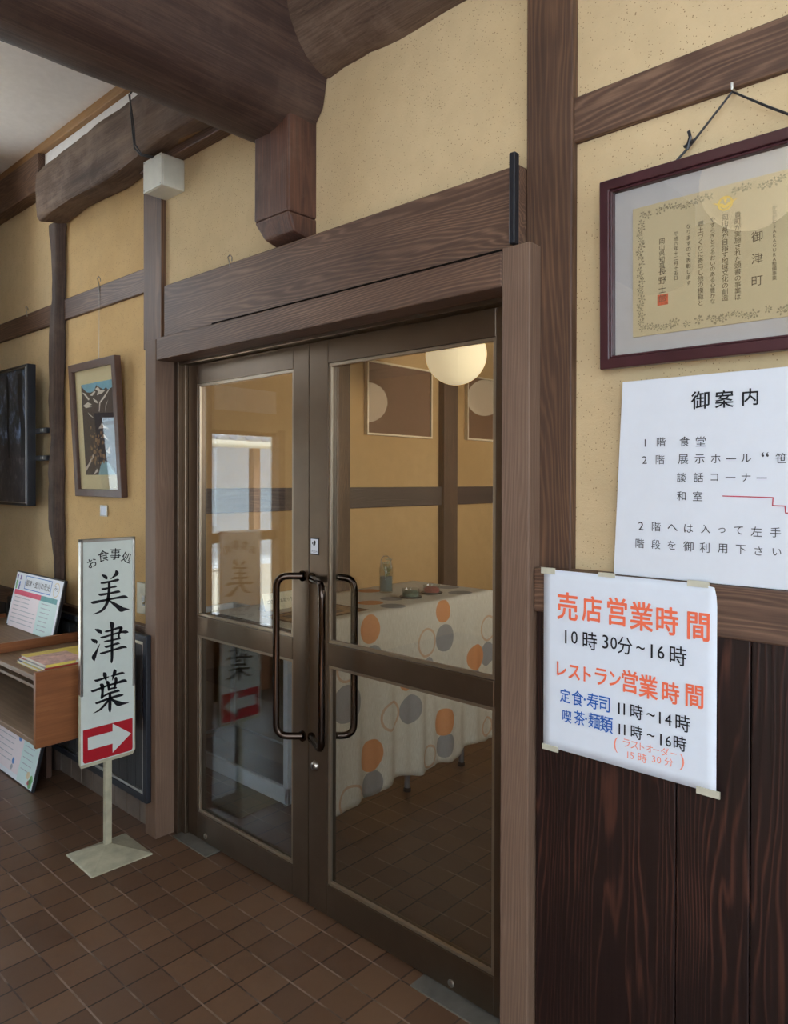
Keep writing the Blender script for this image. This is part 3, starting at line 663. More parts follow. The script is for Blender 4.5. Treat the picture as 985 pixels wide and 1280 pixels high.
# handwritten poster
po = thing('handwritten_poster', (1.21, -.103, .846), 'white handwritten poster of shop and restaurant hours taped below the guide board', 'poster')
mb = MB(); N = 20; v0 = []
for j in range(N+1):
    for i in range(N+1):
        u, v = i/N, j/N; x = lerp(1.004, 1.416, u)+.004*v*0; z = lerp(.847, 1.283, v)
        c = max(0, u-.93)*max(0, v-.93)*1.2
        v0.append((x-c*.6, -.1045-.006*math.sin(math.pi*v)*0-c, z-c*.8))
fs = [(j*(N+1)+i, j*(N+1)+i+1, (j+1)*(N+1)+i+1, (j+1)*(N+1)+i) for j in range(N) for i in range(N)]
mb.add(v0, fs); sh = mb.build('sheet', M_PAPER, po, smooth=True); so_ = sh.modifiers.new('thick', 'SOLIDIFY'); so_.thickness = .0006
P = lambda x, z: (x, -.1062, z)
for a, b in ((0, 6), (6, 15)): lettering('orange_lettering', POSTER['orange_bold'][a:b], M_ORANGE, po, P, (.0010, .0008)[a > 0], squash=.82)
for a, b in ((0, 10), (10, 17), (17, 24)): lettering('black_lettering', POSTER['black'][a:b], M_INK, po, P, .0002, squash=.88)
for a, b in ((0, 5), (5, 10)): lettering('blue_lettering', POSTER['blue'][a:b], M_BLUE, po, P, .0002, squash=.82)
for a, b in ((0, 8), (8, 15)): lettering('thin_orange_lettering', POSTER['orange_thin'][a:b], M_ORANGET, po, P)
for x0, x1, z0, z1 in ((.997,1.035,1.272,1.287),(1.15,1.19,1.278,1.288),(1.355,1.40,1.276,1.289),(1.002,1.045,.839,.852),(1.376,1.424,.838,.853)):
    MB().box(x0, x1, -.107, -.1028, z0, z1).build('tape', M_TAPE, po)
# ---------------------------------------------------------------- left wall: woodcut picture
def lp(pts, y): return [(x, y, z) for x, z in pts]
wp = thing('woodcut_picture', (-1.445, -.044, 1.42), 'brown framed mountain woodcut print hanging left of the doors', 'picture', rot=(R(3.2), 0, 0))
MB().frame(-.247, .235, 0, .648, .036, -.032, 0).build('frame', M_BRFR, wp, True, .003)
MB().box(-.212, .20, -.014, -.004, .034, .614).build('mat_board', M_CREAMMAT, wp, True)
M_SKY = plain('woodcut_sky', rgb(112, 176, 200), .8); M_ROCK = plain('woodcut_rock', rgb(58, 54, 60), .8, 0, .2, .1, 40)
M_SNOW = plain('woodcut_snow', rgb(226, 214, 198), .8); M_WATER = plain('woodcut_water', rgb(150, 190, 196), .8)
M_FOLI = plain('woodcut_autumn', rgb(150, 118, 84), .8)
mb = MB(); y = -.0146
X = lambda u: -.150+.32*u; Z = lambda v: .105+.44*v     # unit square of the print
mb.cur = 0; mb.box(-.150, .170, -.0145, -.013, .105, .545)
mb.cur = 1; mb.poly(lp([(X(0),Z(0)),(X(1),Z(0)),(X(1),Z(.92)),(X(.86),Z(.90)),(X(.8),Z(.93)),(X(.72),Z(.91)),(X(.6),Z(.94)),(X(.5),Z(.97)),(X(.42),Z(.91)),(X(.3),Z(.90)),(X(.18),Z(.91)),(X(.1),Z(.94)),(X(0),Z(.99))], y))
mb.cur = 2
for q in ([(.28,.87),(.42,.91),(.47,.9),(.36,.86)],[(.46,.93),(.55,.95),(.62,.91),(.78,.9),(.66,.87),(.5,.86),(.55,.9)],[(.02,.92),(.12,.9),(.26,.83),(.22,.82)],[(.04,.77),(.2,.80),(.33,.77),(.2,.755),(.34,.745),(.12,.74)],
          [(.94,.92),(.75,.82),(.6,.77),(.56,.68),(.54,.68),(.57,.78),(.72,.84)],[(.86,.80),(.78,.74),(.74,.66),(.76,.74)],[(.18,.69),(.34,.63),(.36,.62),(.22,.66)],[(.36,.84),(.5,.80),(.52,.77),(.42,.79)],
          [(.02,.04),(.2,.14),(.3,.2),(.28,.23),(.12,.13),(.03,.09)],[(.25,0),(.42,.04),(.38,.07)],[(.5,.5),(.62,.56),(.7,.52),(.86,.48),(.7,.50)],[(.55,.4),(.66,.44),(.8,.36),(.68,.40)],[(.7,.25),(.82,.3),(.84,.22),(.76,.23)]):
    mb.poly(lp([(X(a), Z(b)) for a, b in q], y-.0002))
rr = random.Random(9); mb.cur = 4
for i in range(46):
    a, b = .22+rr.random()*.42, .12+rr.random()*.42; s = .012+rr.random()*.03
    mb.poly(lp([(X(a+s*math.cos(k*1.25)*(.6+rr.random())), Z(b+s*.6*math.sin(k*1.25)*(.6+rr.random()))) for k in range(5)], y-.0003))
mb.cur = 3; mb.poly(lp([(X(.42),Z(0)),(X(.95),Z(0)),(X(.8),Z(.12)),(X(.6),Z(.16)),(X(.5),Z(.1))], y-.0002))
mb.build('print', [M_SKY, M_ROCK, M_SNOW, M_WATER, M_FOLI], wp, True)
MB().box(-.212, .20, -.024, -.022, .034, .614).build('glass_pane', M_PGLASS, wp, True)
hk = tag(MB().tube([(-1.455,-.058,2.452),(-1.445,-.064,2.462),(-1.452,-.068,2.472),(-1.466,-.068,2.466),(-1.458,-.064,2.44),(-1.455,-.063,2.40)], .0022, 6).build('picture_hook', M_STEEL), 'steel picture hook on the rail above the woodcut picture', 'hook', 'picture hooks')
MB().tube([(-1.455,-.0635,2.405),(-1.455,-.066,2.06)], .0009, 5).build('hanging_wire', M_STEEL, hk)
for x, z, lab in ((-2.33, 2.455, 'steel picture hook on the rail at the left end'), (-.33, 2.318, 'small hook on top of the lintel board')):
    dy = -.035 if x > -1 else 0
    tag(MB().tube([(x,dy-.058,z-.004),(x+.01,dy-.064,z+.006),(x+.003,dy-.068,z+.016),(x-.011,dy-.068,z+.01),(x-.003,dy-.064,z-.016),(x,dy-.063,z-.04)], .0022, 6).build('picture_hook', M_STEEL), lab, 'hook', 'picture hooks')
lb = thing('name_plate', (-1.44, -.044, 1.325), 'tiny framed caption plate under the woodcut picture', 'name plate')
MB().frame(-1.475, -1.405, 1.325, 1.378, .006, -.052, -.0445).build('frame', M_STEEL, lb, bevel=.001)
MB().box(-1.469, -1.411, -.049, -.0445, 1.331, 1.372).build('caption_card', M_PAPER, lb)

# framed forest photograph on wall brackets
fp = thing('forest_photograph', (-2.45, -.13, 1.36), 'large dark forest photograph in black frame at the left edge', 'picture')
M_FOREST = NT('forest_print')
def forest(t):
    co = t.coord(); mp = t.n('ShaderNodeMapping'); t.l(co, mp.inputs[0]); mp.inputs['Scale'].default_value = (1, 1, .6)
    sx = t.n('ShaderNodeSeparateXYZ'); t.l(co, sx.inputs[0])
    n = t.noise(mp.outputs[0], 24, 8, .75)
    up_ = t.ramp(n, [(.36, rgb(22, 26, 30)), (.52, rgb(58, 66, 76)), (.68, rgb(130, 152, 190))])
    lo = t.ramp(n, [(.35, rgb(24, 26, 34)), (.55, rgb(62, 60, 64)), (.72, rgb(140, 134, 138))])
    return t.mix(t.math('GREATER_THAN', t.math('ADD', sx.outputs[2], t.math('MULTIPLY', n, .06)), .37), lo, up_)
M_FOREST.set(forest(M_FOREST), .35)
M_TRUNK = plain('forest_trunk', rgb(30, 32, 38), .4, 0, .4, .2, 40)
mb = MB(); mb.cur = 0; mb.box(-2.80, -2.105, -.146, -.142, 1.375, 2.10); mb.cur = 1
for x, wd, b in ((-2.17, .03, .015), (-2.36, .014, -.006)):
    for k in range(12):
        z0, z1 = 1.62+k*.038, 1.62+(k+1)*.038; o0, o1 = b*math.sin(k*.5)-k*.003, b*math.sin((k+1)*.5)-(k+1)*.003
        mb.poly([(x+o0-wd,-.1465,z0),(x+o0+wd,-.1465,z0),(x+o1+wd*.94,-.1465,z1),(x+o1-wd*.94,-.1465,z1)])
mb.build('print', [M_FOREST.m, M_TRUNK], fp)
MB().frame(-2.815, -2.088, 1.36, 2.115, .015, -.155, -.11).build('frame', M_BLACKF, fp, bevel=.002)
MB().frame(-2.80, -2.101, 1.373, 2.102, .006, -.157, -.147).build('inner_edge', M_STEEL, fp, bevel=.001)
for z in (1.60, 1.745):
    b = MB().box(-2.11, -1.955, -.112, -.092, z, z+.028).build('bracket', M_BLACKF, fp, bevel=.002)
    MB().box(-2.02, -1.99, -.116, -.112, z+.008, z+.022).build('clip', M_STEEL, b)

# wall switch and cable
sw = thing('wall_switch', (-1.05, -.044, .93), 'beige wall switch box behind the restaurant sign', 'switch')
MB().box(-1.10, -1.022, -.062, -.044, .905, 1.045).build('cover', M_CREAM, sw, bevel=.004)
MB().box(-1.05, -1.026, -.0635, -.058, .945, .99).build('opening', M_BLACKF, sw)
tag(MB().tube([(-1.022,-.060,2.70),(-1.022,-.058,2.3),(-1.020,-.058,1.2),(-1.020,-.058,.97),(-1.028,-.070,.955)], .004, 8).build('wall_cable', M_CREAM, smooth='auto'), 'beige cable running down beside the left door casing', 'cable')

# white speaker box
sp = thing('speaker_box', (-.77, -.10, 2.69), 'white box speaker mounted on the wall above the doors', 'speaker')
MB().box(-.876, -.731, -.145, -.044, 2.69, 2.82).build('box', M_WHITEM, sp, bevel=.006, seg=3)
fr = MB().box(-.876, -.731, -.151, -.1455, 2.69, 2.82).build('front_cover', M_WHITEM, sp, bevel=.004, seg=3)
for x in (-.868, -.739):
    for z in (2.698, 2.812): MB().lathe([(0,-.0015),(.003,-.001),(.0034,.001)], (x,-.151,z), 10, 'y').build('screw', M_STEEL, fr)
tag(MB().tube([(-.80,-.13,2.819),(-.805,-.20,2.812),(-.812,-.224,2.835),(-.818,-.228,2.90),(-.832,-.228,2.98),(-.846,-.226,3.06),(-.85,-.20,3.105)], .0035, 8).tube([(-.79,-.13,2.819),(-.795,-.205,2.815),(-.80,-.227,2.845),(-.805,-.23,2.92),(-.826,-.230,3.0),(-.85,-.227,3.06)], .003, 8).build('speaker_wire', M_BLACKF, smooth='auto'), 'black wires rising from the speaker box over the log', 'wire')

# navy framed panel by the casing
nv = thing('low_gate', (-1.6, -.128, .1), 'low navy framed gate with silver inner edge behind the restaurant sign', 'gate')
MB().frame(-2.40, -.862, .145, .848, .03, -.145, -.121).build('frame', M_NAVY, nv, bevel=.004)
MB().frame(-2.37, -.892, .175, .818, .012, -.141, -.125).build('inner_edge', M_STEEL, nv, bevel=.001)
mb = MB(); x = -2.358
while x < -.91: mb.box(x+.001, min(x+.072, -.904), -.134, -.125, .187, .806); x += .073
mb.build('slat_infill', M_SLAT, nv, bevel=.002)

# ---------------------------------------------------------------- low wall cabinet with its brochures
cb = thing('low_cabinet', (-1.5, -.14, .455), 'low open-front plywood cabinet fixed to the wall left of the sign', 'cabinet')
XR = -.972
MB().box(XR-.022, XR, -.545, -.147, .457, .752).build('end_panel', M_CAB, cb, bevel=.002)
MB().box(-2.40, XR-.022, -.535, -.147, .457, .477).build('bottom_board', M_CABD, cb, bevel=.002)
MB().box(-2.40, XR-.022, -.535, -.147, .712, .732).build('top_board', M_CABD, cb, bevel=.002)
MB().box(-2.40, XR-.022, -.16, -.147, .477, .712).build('back_board', M_CAB, cb)
MB().box(-2.40, XR-.022, -.40, -.16, .585, .60).build('shelf', M_CABD, cb, bevel=.002)
MB().box(-1.52, -1.50, -.545, -.147, .732, .775).build('divider', M_CAB, cb, bevel=.002)
MB().box(-2.42, -2.40, -.545, -.147, .457, .752).build('end_panel', M_CAB, cb, bevel=.002)
MB().box(-2.2, -2.16, -.172, -.147, 0, .457).build('leg', M_BRFR, cb); MB().box(-1.84, -1.80, -.172, -.147, 0, .457).build('leg', M_BRFR, cb)
M_PGE = plain('page_edges', rgb(222, 220, 210), .8); M_YEL = plain('cover_yellow', rgb(222, 200, 100), .5); M_PNK = plain('cover_pink', rgb(214, 176, 168), .5, 0, .4, .2, 40)
M_SPB = plain('cover_blue', rgb(70, 84, 122), .5); M_SPR = plain('cover_red', rgb(176, 68, 62), .5); M_SPG = plain('cover_grey', rgb(150, 158, 160), .5)
cols = [M_YEL, M_PNK, M_SPB, M_SPR, M_SPG]
z = .732
mags = [('yellow and pink brochure on top of the stack in the cabinet tray', [M_PNK, M_YEL, M_PGE]), ('grey brochure in the middle of the stack in the cabinet tray', [M_SPG, M_SPR, M_PGE]), ('blue and yellow brochure at the bottom of the stack in the cabinet tray', [M_YEL, M_SPB, M_PGE])][::-1]
for i, (lab, mm) in enumerate(mags):
    t = .0105; x0, x1, y0, y1 = -1.285+.006*i, -1.012-.004*i, -.50+.006*i, -.16-.003*i
    b = thing('brochure', ((x0+x1)/2, (y0+y1)/2, z), lab, 'brochure', 'brochures on the cabinet')
    MB().box(x0+.002, x1-.001, y0+.002, y1-.002, z+.0012, z+t-.0012).build('pages', M_PGE, b)
    mb = MB(); mb.cur = 0; mb.box(x0, x1, y0, y1, z+t-.0012, z+t); mb.box(x0, x1, y0, y1, z, z+.0012)
    mb.cur = 1; mb.box(x1-.0012, x1+.0002, y0, y0+.12, z, z+t); mb.box(x0, x0+.06, y0, y1, z+t-.0004, z+t+.0003); mb.box(x0+.05, x1-.06, y1-.16, y1-.04, z+t-.0004, z+t+.0003)
    for k, (ya, yb) in enumerate(((.12,.17),(.17,.20),(.20,.24),(.24,.28),(.28,.33))): mb.cur = 2+(k+i) % 4; mb.box(x1-.0012, x1+.0002, y0+ya, y0+yb, z, z+t)
    mb.build('cover', [mm[0], mm[1], M_SPG, M_SPR, M_PGE, M_SPB], b)
    z += t
# info boards
M_IW = plain('info_white', rgb(232, 236, 244), .4, 0, .4, .01); M_IP = plain('info_pink', rgb(216, 84, 112), .5); M_IT = plain('info_teal', rgb(96, 156, 158), .5)
M_ILP = plain('info_pale_pink', rgb(238, 226, 230), .5, 0, .3, .01); M_ILT = plain('info_pale_teal', rgb(212, 232, 230), .5, 0, .3, .01); M_IB = plain('info_blue', rgb(92, 140, 206), .5)
M_IG = plain('info_text_grey', rgb(178, 178, 188), .6); M_IPU = plain('info_purple', rgb(132, 108, 170), .5); M_IGR = plain('info_green', rgb(128, 190, 130), .5); M_IBE = plain('info_beige', rgb(224, 206, 170), .5)
INF = [M_IW, M_IP, M_IT, M_ILP, M_ILT, M_IB, M_IG, M_IPU, M_IGR, M_IBE]
def q(mb, c, x0, x1, z0, z1, y=-.0085):
    mb.cur = c; mb.poly([(x0,y,z0),(x1,y,z0),(x1,y,z1),(x0,y,z1)])
ib = thing('info_board', (-1.875, -.225, .7335), 'white printed local history board leaning on top of the cabinet', 'info board', rot=(R(-12), 0, 0))
MB().box(-.295, .295, -.008, .008, 0, .285).build('panel', M_BLACKF, ib, True, .002)
mb = MB(); q(mb, 0, -.288, .288, .006, .279, -.0083)
q(mb, 3, -.27, .06, .0, .165); q(mb, 4, .06, .27, .0, .165); q(mb, 1, -.27, .07, .165, .19, -.0087); q(mb, 2, .07, .26, .165, .19, -.0087)
for x0, x1, z0, z1 in ((-.16,-.154,.2,.27),(-.16,.165,.266,.27),(.159,.165,.2,.27),(-.16,.165,.2,.204)): q(mb, 5, x0, x1, z0, z1, -.0087)
rr = random.Random(3)
for i in range(7):
    zz = .15-i*.021
    for a, b in ((-.25, -.05 if i < 3 else .04), (.09, .2)):
        x = a
        while x < b-.01:
            l = .006+rr.random()*.006; q(mb, 6, x, x+l, zz, zz+.0042, -.0087); x += l+.002
for i, (x, z_, c) in enumerate(((-.265,.255,7),(-.225,.255,7),(-.265,.225,8),(-.225,.222,5),(-.262,.205,8),(-.226,.205,7))):
    mb.cur = c; mb.poly([(x+.012*math.cos(k*math.pi/4)*(1 if k % 2 else .6), -.0087, z_+.014*math.sin(k*math.pi/4)) for k in range(8)])
mb.cur = 9; mb.poly([(.225+.036*math.cos(k*math.pi/10), -.0087, .232+.036*math.sin(k*math.pi/10)) for k in range(20)])
mb.cur = 0; mb.poly([(.225+.031*math.cos(k*math.pi/10), -.0089, .232+.031*math.sin(k*math.pi/10)) for k in range(20)])
mb.build('print', INF, ib, True)
P = lambda x, z_: (x, -.0092, z_)
mb = MB()
for i, ch in enumerate('御津・金川の歴史'): cell(mb, ch, -.128+i*.0375, .234, .036, P)
cell(mb, 'み', .215, .24, .026, P); cell(mb, 'つ', .238, .236, .026, P)
mb.build('lettering', M_INKG, ib, True)
ib = thing('info_board', (-1.97, -.285, 0), 'pale printed board standing on the floor below the cabinet', 'info board', rot=(R(-13), 0, 0))
MB().box(-.295, .295, -.008, .008, 0, .385).build('panel', M_BLACKF, ib, True, .002)
mb = MB(); q(mb, 0, -.289, .289, .006, .379, -.0083); q(mb, 3, -.28, .10, .03, .37); q(mb, 4, .10, .285, .01, .375)
for i in range(11):
    zz = .34-i*.027
    for a, b in ((-.26, .0), (.12, .24)):
        x = a
        while x < b-.01:
            l = .006+rr.random()*.006; q(mb, 6, x, x+l, zz, zz+.0042, -.0087); x += l+.002
for x, z_, c, r in ((.05,.20,5,.022),(.03,.215,5,.018),(.02,.08,5,.016),(.015,.05,6,.014),(.22,.06,9,.02),(.235,.03,1,.012),(.262,.05,8,.02),(.255,.03,8,.022)):
    mb.cur = c; mb.poly([(x+r*math.cos(k*math.pi/6)*(.8+.3*rr.random()), -.0089, z_+r*math.sin(k*math.pi/6)*(.8+.3*rr.random())) for k in range(12)])
mb.build('print', INF, ib, True)

# ---------------------------------------------------------------- restaurant sign on its stand
sg = thing('sign_stand', (-.853, -.31, 0), 'tall white restaurant sign on a pole stand with red arrow panel', 'sign')
mb = MB(); a = [(-.971,-.43),(-.734,-.437),(-.725,-.19),(-.964,-.183)]; c = Vector((-.885,-.30))
mb.add([(x,y,0) for x,y in a]+[(x,y,.006) for x,y in a]+[(c.x+(x-c.x)*.12, c.y+(y-c.y)*.12, .034) for x,y in a],
       [(3,2,1,0)]+[(i,(i+1)%4,(i+1)%4+4,i+4) for i in range(4)]+[(i+4,(i+1)%4+4,(i+1)%4+8,i+8) for i in range(4)]+[(8,9,10,11)])
mb.build('base', M_CREAM, sg, bevel=.004)
MB().box(-.897, -.875, -.313, -.286, .03, .368).build('pole', M_CREAM, sg, bevel=.002)
mb = MB(); pts = [(-.418,.655),(-.418,.385),(-.410,.366),(-.196,.366),(-.184,.385),(-.184,.655)]
mb.prism(pts, -.889, -.878, 'x'); mb.build('holder_plate', M_CREAM, sg, bevel=.002)
MB().box(-.889, -.876, -.412, -.190, .38, 1.262).build('sign_panel', M_SIGNW, sg, bevel=.001)
mb = MB()
for y0, y1, z0, z1 in ((-.415,-.404,.65,1.266),(-.198,-.187,.65,1.266),(-.415,-.187,1.254,1.266)): mb.box(-.892, -.873, y0, y1, z0, z1)
mb.build('edge_trim', M_STEEL, sg, bevel=.0015)
P = lambda s, t: (-.8752, s, t)
def rrect(y0, y1, z0, z1, r): 
    o = [(y0,z1),(y0,z0+r)]
    for k in range(1, 5): o.append((y0+r-r*math.cos(k*math.pi/8), z0+r-r*math.sin(k*math.pi/8)))
    for k in range(1, 5): o.append((y1-r+r*math.sin(k*math.pi/8), z0+r-r*math.cos(k*math.pi/8)))
    return o+[(y1,z1)]
ap = MB().prism(rrect(-.404, -.198, .384, .517, .012), -.8765, -.8752, 'x').build('arrow_panel', M_RED_S, sg)
P2 = lambda s, t: (-.8745, s, t)
MB().poly([P2(-.385,.434),P2(-.284,.434),P2(-.284,.397),P2(-.205,.456),P2(-.284,.515),P2(-.284,.484),P2(-.385,.484)][::1]).build('arrow', M_SIGNW, ap)
for a_, b_ in ((0, 9), (9, 19), (19, 33)):
    mb = MB()
    for st_ in BRUSH[a_:b_]: stroke(mb, [(a*1e-4, b*1e-4, c*1e-4) for a, b, c in st_], lambda s, t: (-.8752, s, t))
    mb.build('brush_lettering', M_INK, sg)
lettering('small_lettering', [('お',-.368,1.172,.036,.35),('食',-.322,1.196,.045,.12),('事',-.272,1.2,.046,-.05),('処',-.224,1.182,.042,-.35)], M_INK, sg, P, .0002, (1, 0, 0))
# ---------------------------------------------------------------- inside the restaurant
TZ = .897; TX0, TX1, TY0, TY1 = -.90, -.335, .20, 1.60
tb = thing('long_table', (-.62, .9, 0), 'long table inside under the dotted tablecloth', 'table')
MB().box(TX0, TX1-.01, TY0, TY1, TZ-.03, TZ).build('tabletop', M_CABD, tb, bevel=.003)
M_LEG = plain('grey_leg', rgb(120, 124, 130), .4, .4)
for x, y in ((-.375, 1.38), (-.375, .95), (-.86, 1.38), (-.86, .95)):
    l = MB().tube([(x, y, .012), (x, y, TZ-.03)], .014, 12).build('leg', M_LEG, tb, smooth='auto')
    MB().lathe([(0,0),(.019,0),(.019,.014),(.014,.018)], (x, y, 0), 12).build('foot_cap', M_RUB, l)
CIRC = [('o',0.647,0.832,0.063),('g',0.663,0.699,0.061),('o',1.168,0.846,0.056),('g',1.178,0.712,0.068),('r',1.037,0.710,0.066),('g',1.056,0.605,0.031),('r',1.555,0.704,0.065),('o',1.439,0.569,0.068),('g',1.548,0.567,0.065),('g',1.432,0.477,0.034),('o',0.361,0.529,0.054),('g',0.495,0.532,0.083),('r',0.780,0.415,0.063),('g',0.915,0.414,0.069),('o',1.177,0.289,0.068),('g',1.184,0.170,0.060),('o',0.654,0.265,0.072),('g',0.660,0.130,0.065),('r',0.525,0.105,0.066),('r',1.058,0.149,0.051),('r',1.550,0.172,0.048),('r',0.499,0.684,0.055),('o',0.891,0.552,0.045)]
TOPC = [('o',-.54,.861,.063),('g',-.399,.870,.061),('g',-.547,1.019,.057),('o',-.812,1.133,.061),('g',-.421,1.425,.064),('g',-.595,1.542,.063),('o',-.546,1.35,.052),('r',-.7,.45,.06),('g',-.75,.62,.06)]
def cloth_mat():
    t = NT('dotted_cloth'); uv = t.n('ShaderNodeUVMap'); uv.uv_map = 'cloth'; v = uv.outputs[0]
    acc = {'o': None, 'g': None, 'r': None}
    allc = CIRC+[(k, y, TZ+(TX1-x), r) for k, x, y, r in TOPC]
    for k, u, vv, r in allc:
        d = t.n('ShaderNodeVectorMath', operation='DISTANCE'); t.l(v, d.inputs[0]); d.inputs[1].default_value = (u, vv, 0)
        f = t.math('LESS_THAN', d.outputs['Value'], r) if k != 'r' else t.math('COMPARE', d.outputs['Value'], r, .006)
        acc[k] = f if acc[k] is None else t.math('MAXIMUM', acc[k], f)
    sep = t.n('ShaderNodeSeparateXYZ'); t.l(v, sep.inputs[0])
    mp = t.n('ShaderNodeMapping'); t.l(v, mp.inputs[0]); mp.inputs['Scale'].default_value = (260, 30, 1)
    wv = t.noise(mp.outputs[0], 1, 3, .7)
    base = t.mix(t.ramp(wv, [(.35, (0,0,0,1)), (.65, (1,1,1,1))]), rgb(214, 204, 184), rgb(234, 227, 212))
    col = t.mix(t.math('MULTIPLY', acc['g'], .92), base, t.mix(wv, rgb(140, 138, 140), rgb(166, 164, 164)))
    col = t.mix(t.math('MULTIPLY', acc['r'], .8), col, rgb(214, 172, 138))
    col = t.mix(t.math('MULTIPLY', acc['o'], .95), col, t.mix(wv, rgb(216, 140, 88), rgb(232, 162, 108)))
    t.bump(wv, .2, .002)
    return t.set(col, .9, 0, .1)
mb = MB(); NY = 140; ys = [lerp(TY0-.004, TY1+.004, i/NY) for i in range(NY+1)]
prof = [(TX0-.012, TZ-.30-0, 0)]
cols_ = []
# profile down the back edge, across the top, down the front
steps = [('b', k/6) for k in range(7)]+[('t', k/14) for k in range(1, 15)]+[('f', k/30) for k in range(1, 31)]
mb.uv = []
for i, y in enumerate(ys):
    hem = .088+.016*math.sin(y*9.5)+.010*math.sin(y*23+1)+.012*(1 if y > .9 else 0)*math.sin((y-.9)*4)
    for k, u in steps:
        if k == 'b': z = lerp(TZ-.08, TZ+.003, u); x = TX0-.008-(1-u)*.02-.008*(1-u)*math.sin(y*26); v = TZ+(TX1-TX0)+(TZ-z)
        elif k == 't': x = lerp(TX0-.008, TX1, u); z = TZ+.003+.0015*math.sin(y*7+x*9); v = TZ+(TX1-x)
        else:
            z = lerp(TZ+.003, hem, u); fold = (.010*math.sin(y*27+.6*math.sin(y*9))+.006*math.sin(y*58+1))*min(1, u*1.6)
            x = TX1+.006*min(1, u*8)+.004*u+fold; v = z
        mb.v.append((x, y, z)); mb.uv.append((y, v))
ns = len(steps)
for i in range(NY):
    for k in range(ns-1): mb.f.append([i*ns+k, (i+1)*ns+k, (i+1)*ns+k+1, i*ns+k+1]); mb.mi.append(0)
cl_ = mb.build('tablecloth', cloth_mat(), smooth=True)
s_ = cl_.modifiers.new('thick', 'SOLIDIFY'); s_.thickness = .0012; s_.offset = 1
tag(cl_, 'cream tablecloth with orange and grey circles over the long table', 'tablecloth')
T = TZ+.0065
# table things
jr = thing('flower_jar', (-.706, 1.15, T), 'glass jar with grey water and pale flowers on the tablecloth', 'vase')
M_JG = glassmat('jar_glass', (.93, .95, .95, 1), .06)
MB().lathe([(0,0),(.034,0),(.037,.006),(.037,.13),(.033,.145),(.034,.15),(.030,.15),(.029,.143),(.033,.128),(.033,.008),(0,.006)], (-.706,1.15,T), 32).build('jar', M_JG, jr, smooth='auto')
MB().lathe([(0,.007),(.0325,.009),(.0325,.085),(0,.086)], (-.706,1.15,T), 28).build('filling', plain('blue_grey_filling', rgb(112, 128, 130), .6), jr, smooth='auto')
mb = MB(); fl = MB(); rr = random.Random(12)
for i in range(16):
    a = rr.random()*6.28; r = rr.random()*.024; h = .10+rr.random()*.075
    p0 = (-.706+r*.4*math.cos(a), 1.15+r*.4*math.sin(a), T+.08); p1 = (-.706+r*math.cos(a), 1.15+r*math.sin(a), T+h)
    mb.tube([p0, ((p0[0]+p1[0])/2+.004, (p0[1]+p1[1])/2, (p0[2]+p1[2])/2), p1], .0012, 5)
    for k in range(6):
        b = k*1.05+rr.random(); fl.poly([(p1[0], p1[1], p1[2]), (p1[0]+.011*math.cos(b), p1[1]+.011*math.sin(b), p1[2]+.004), (p1[0]+.014*math.cos(b+.4), p1[1]+.014*math.sin(b+.4), p1[2]+.010), (p1[0]+.009*math.cos(b+.8), p1[1]+.009*math.sin(b+.8), p1[2]+.006)])
mb.build('stems', plain('stem_green', rgb(150, 158, 96), .6), jr); fl.build('petals', plain('pale_petal', rgb(226, 214, 180), .7), jr)
MB().tube([(-.745,1.15,T+.13),(-.745,1.152,T+.17),(-.725,1.151,T+.192),(-.695,1.15,T+.194),(-.672,1.15,T+.175),(-.668,1.15,T+.13)], .0022, 8).build('wire_handle', M_STEEL, jr, smooth='auto')
for x, y, c, nm, lab in ((-.505, 1.12, rgb(124, 146, 130), 'green', 'small glass dish of green contents on a black coaster, beside the jar'), (-.515, 1.30, rgb(186, 96, 92), 'red', 'small glass dish of red contents on a black coaster, behind the green one')):
    d = thing('glass_dish', (x, y, T), lab, 'dish', 'glass dishes on the tablecloth')
    MB().lathe([(0,0),(.056,0),(.058,.003),(.056,.006),(0,.006)], (x,y,T), 32).build('coaster', M_BLACKF, d, smooth='auto')
    MB().lathe([(.042,.0065),(.045,.009),(.045,.042),(.043,.044),(.042,.042),(.042,.0065)], (x,y,T), 32).build('bowl', M_JG, d, smooth='auto')
    MB().lathe([(0,.0065),(.041,.0065),(.041,.024),(.03,.032),(0,.034)], (x,y,T), 28).build('contents', plain(nm+'_contents', c, .5, 0, .5, .15, 60), d, smooth='auto')
pm = thing('printed_sheet', (-.50, .46, T), 'brown printed sheet with dark border lying on the tablecloth', 'sheet')
M_MAPB = plain('sheet_brown', rgb(178, 138, 92), .6, 0, .3, .3, 26); M_MAPD = plain('sheet_border', rgb(96, 62, 40), .6)
mb = MB(); mb.cur = 0; mb.box(-.62, -.40, .27, .71, T, T+.0015)
mb.build('sheet', M_MAPB, pm)
mb = MB()
for a in ((-.62,-.40,.27,.282),(-.62,-.40,.698,.71),(-.62,-.608,.27,.71),(-.412,-.40,.27,.71),(-.56,-.5,.33,.40),(-.52,-.45,.5,.6)): mb.box(a[0], a[1], a[2], a[3], T+.0012, T+.0022)
mb.build('border', M_MAPD, pm)
tc = thing('tent_card', (-.74, .46, T), 'folded cream paper tent card with handwriting on the table', 'card')
M_CARD = plain('cream_card', rgb(232, 218, 184), .8); 
MB().prism([(-.765,T),(-.715,T),(-.739,T+.075),(-.741,T+.075)], .36, .58, 'y').build('card', M_CARD, tc)
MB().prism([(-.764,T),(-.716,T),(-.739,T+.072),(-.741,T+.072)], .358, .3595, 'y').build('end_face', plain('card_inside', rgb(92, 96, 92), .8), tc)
mb = MB(); nx = Vector((.075, 0, .024)).normalized()
for i, ch in enumerate('ご自由にお取り下さい'): cell(mb, ch, .385+i*.019, T+.038, .019, lambda s, t: (-.715-(t-T)*.32+.0012, s, t))
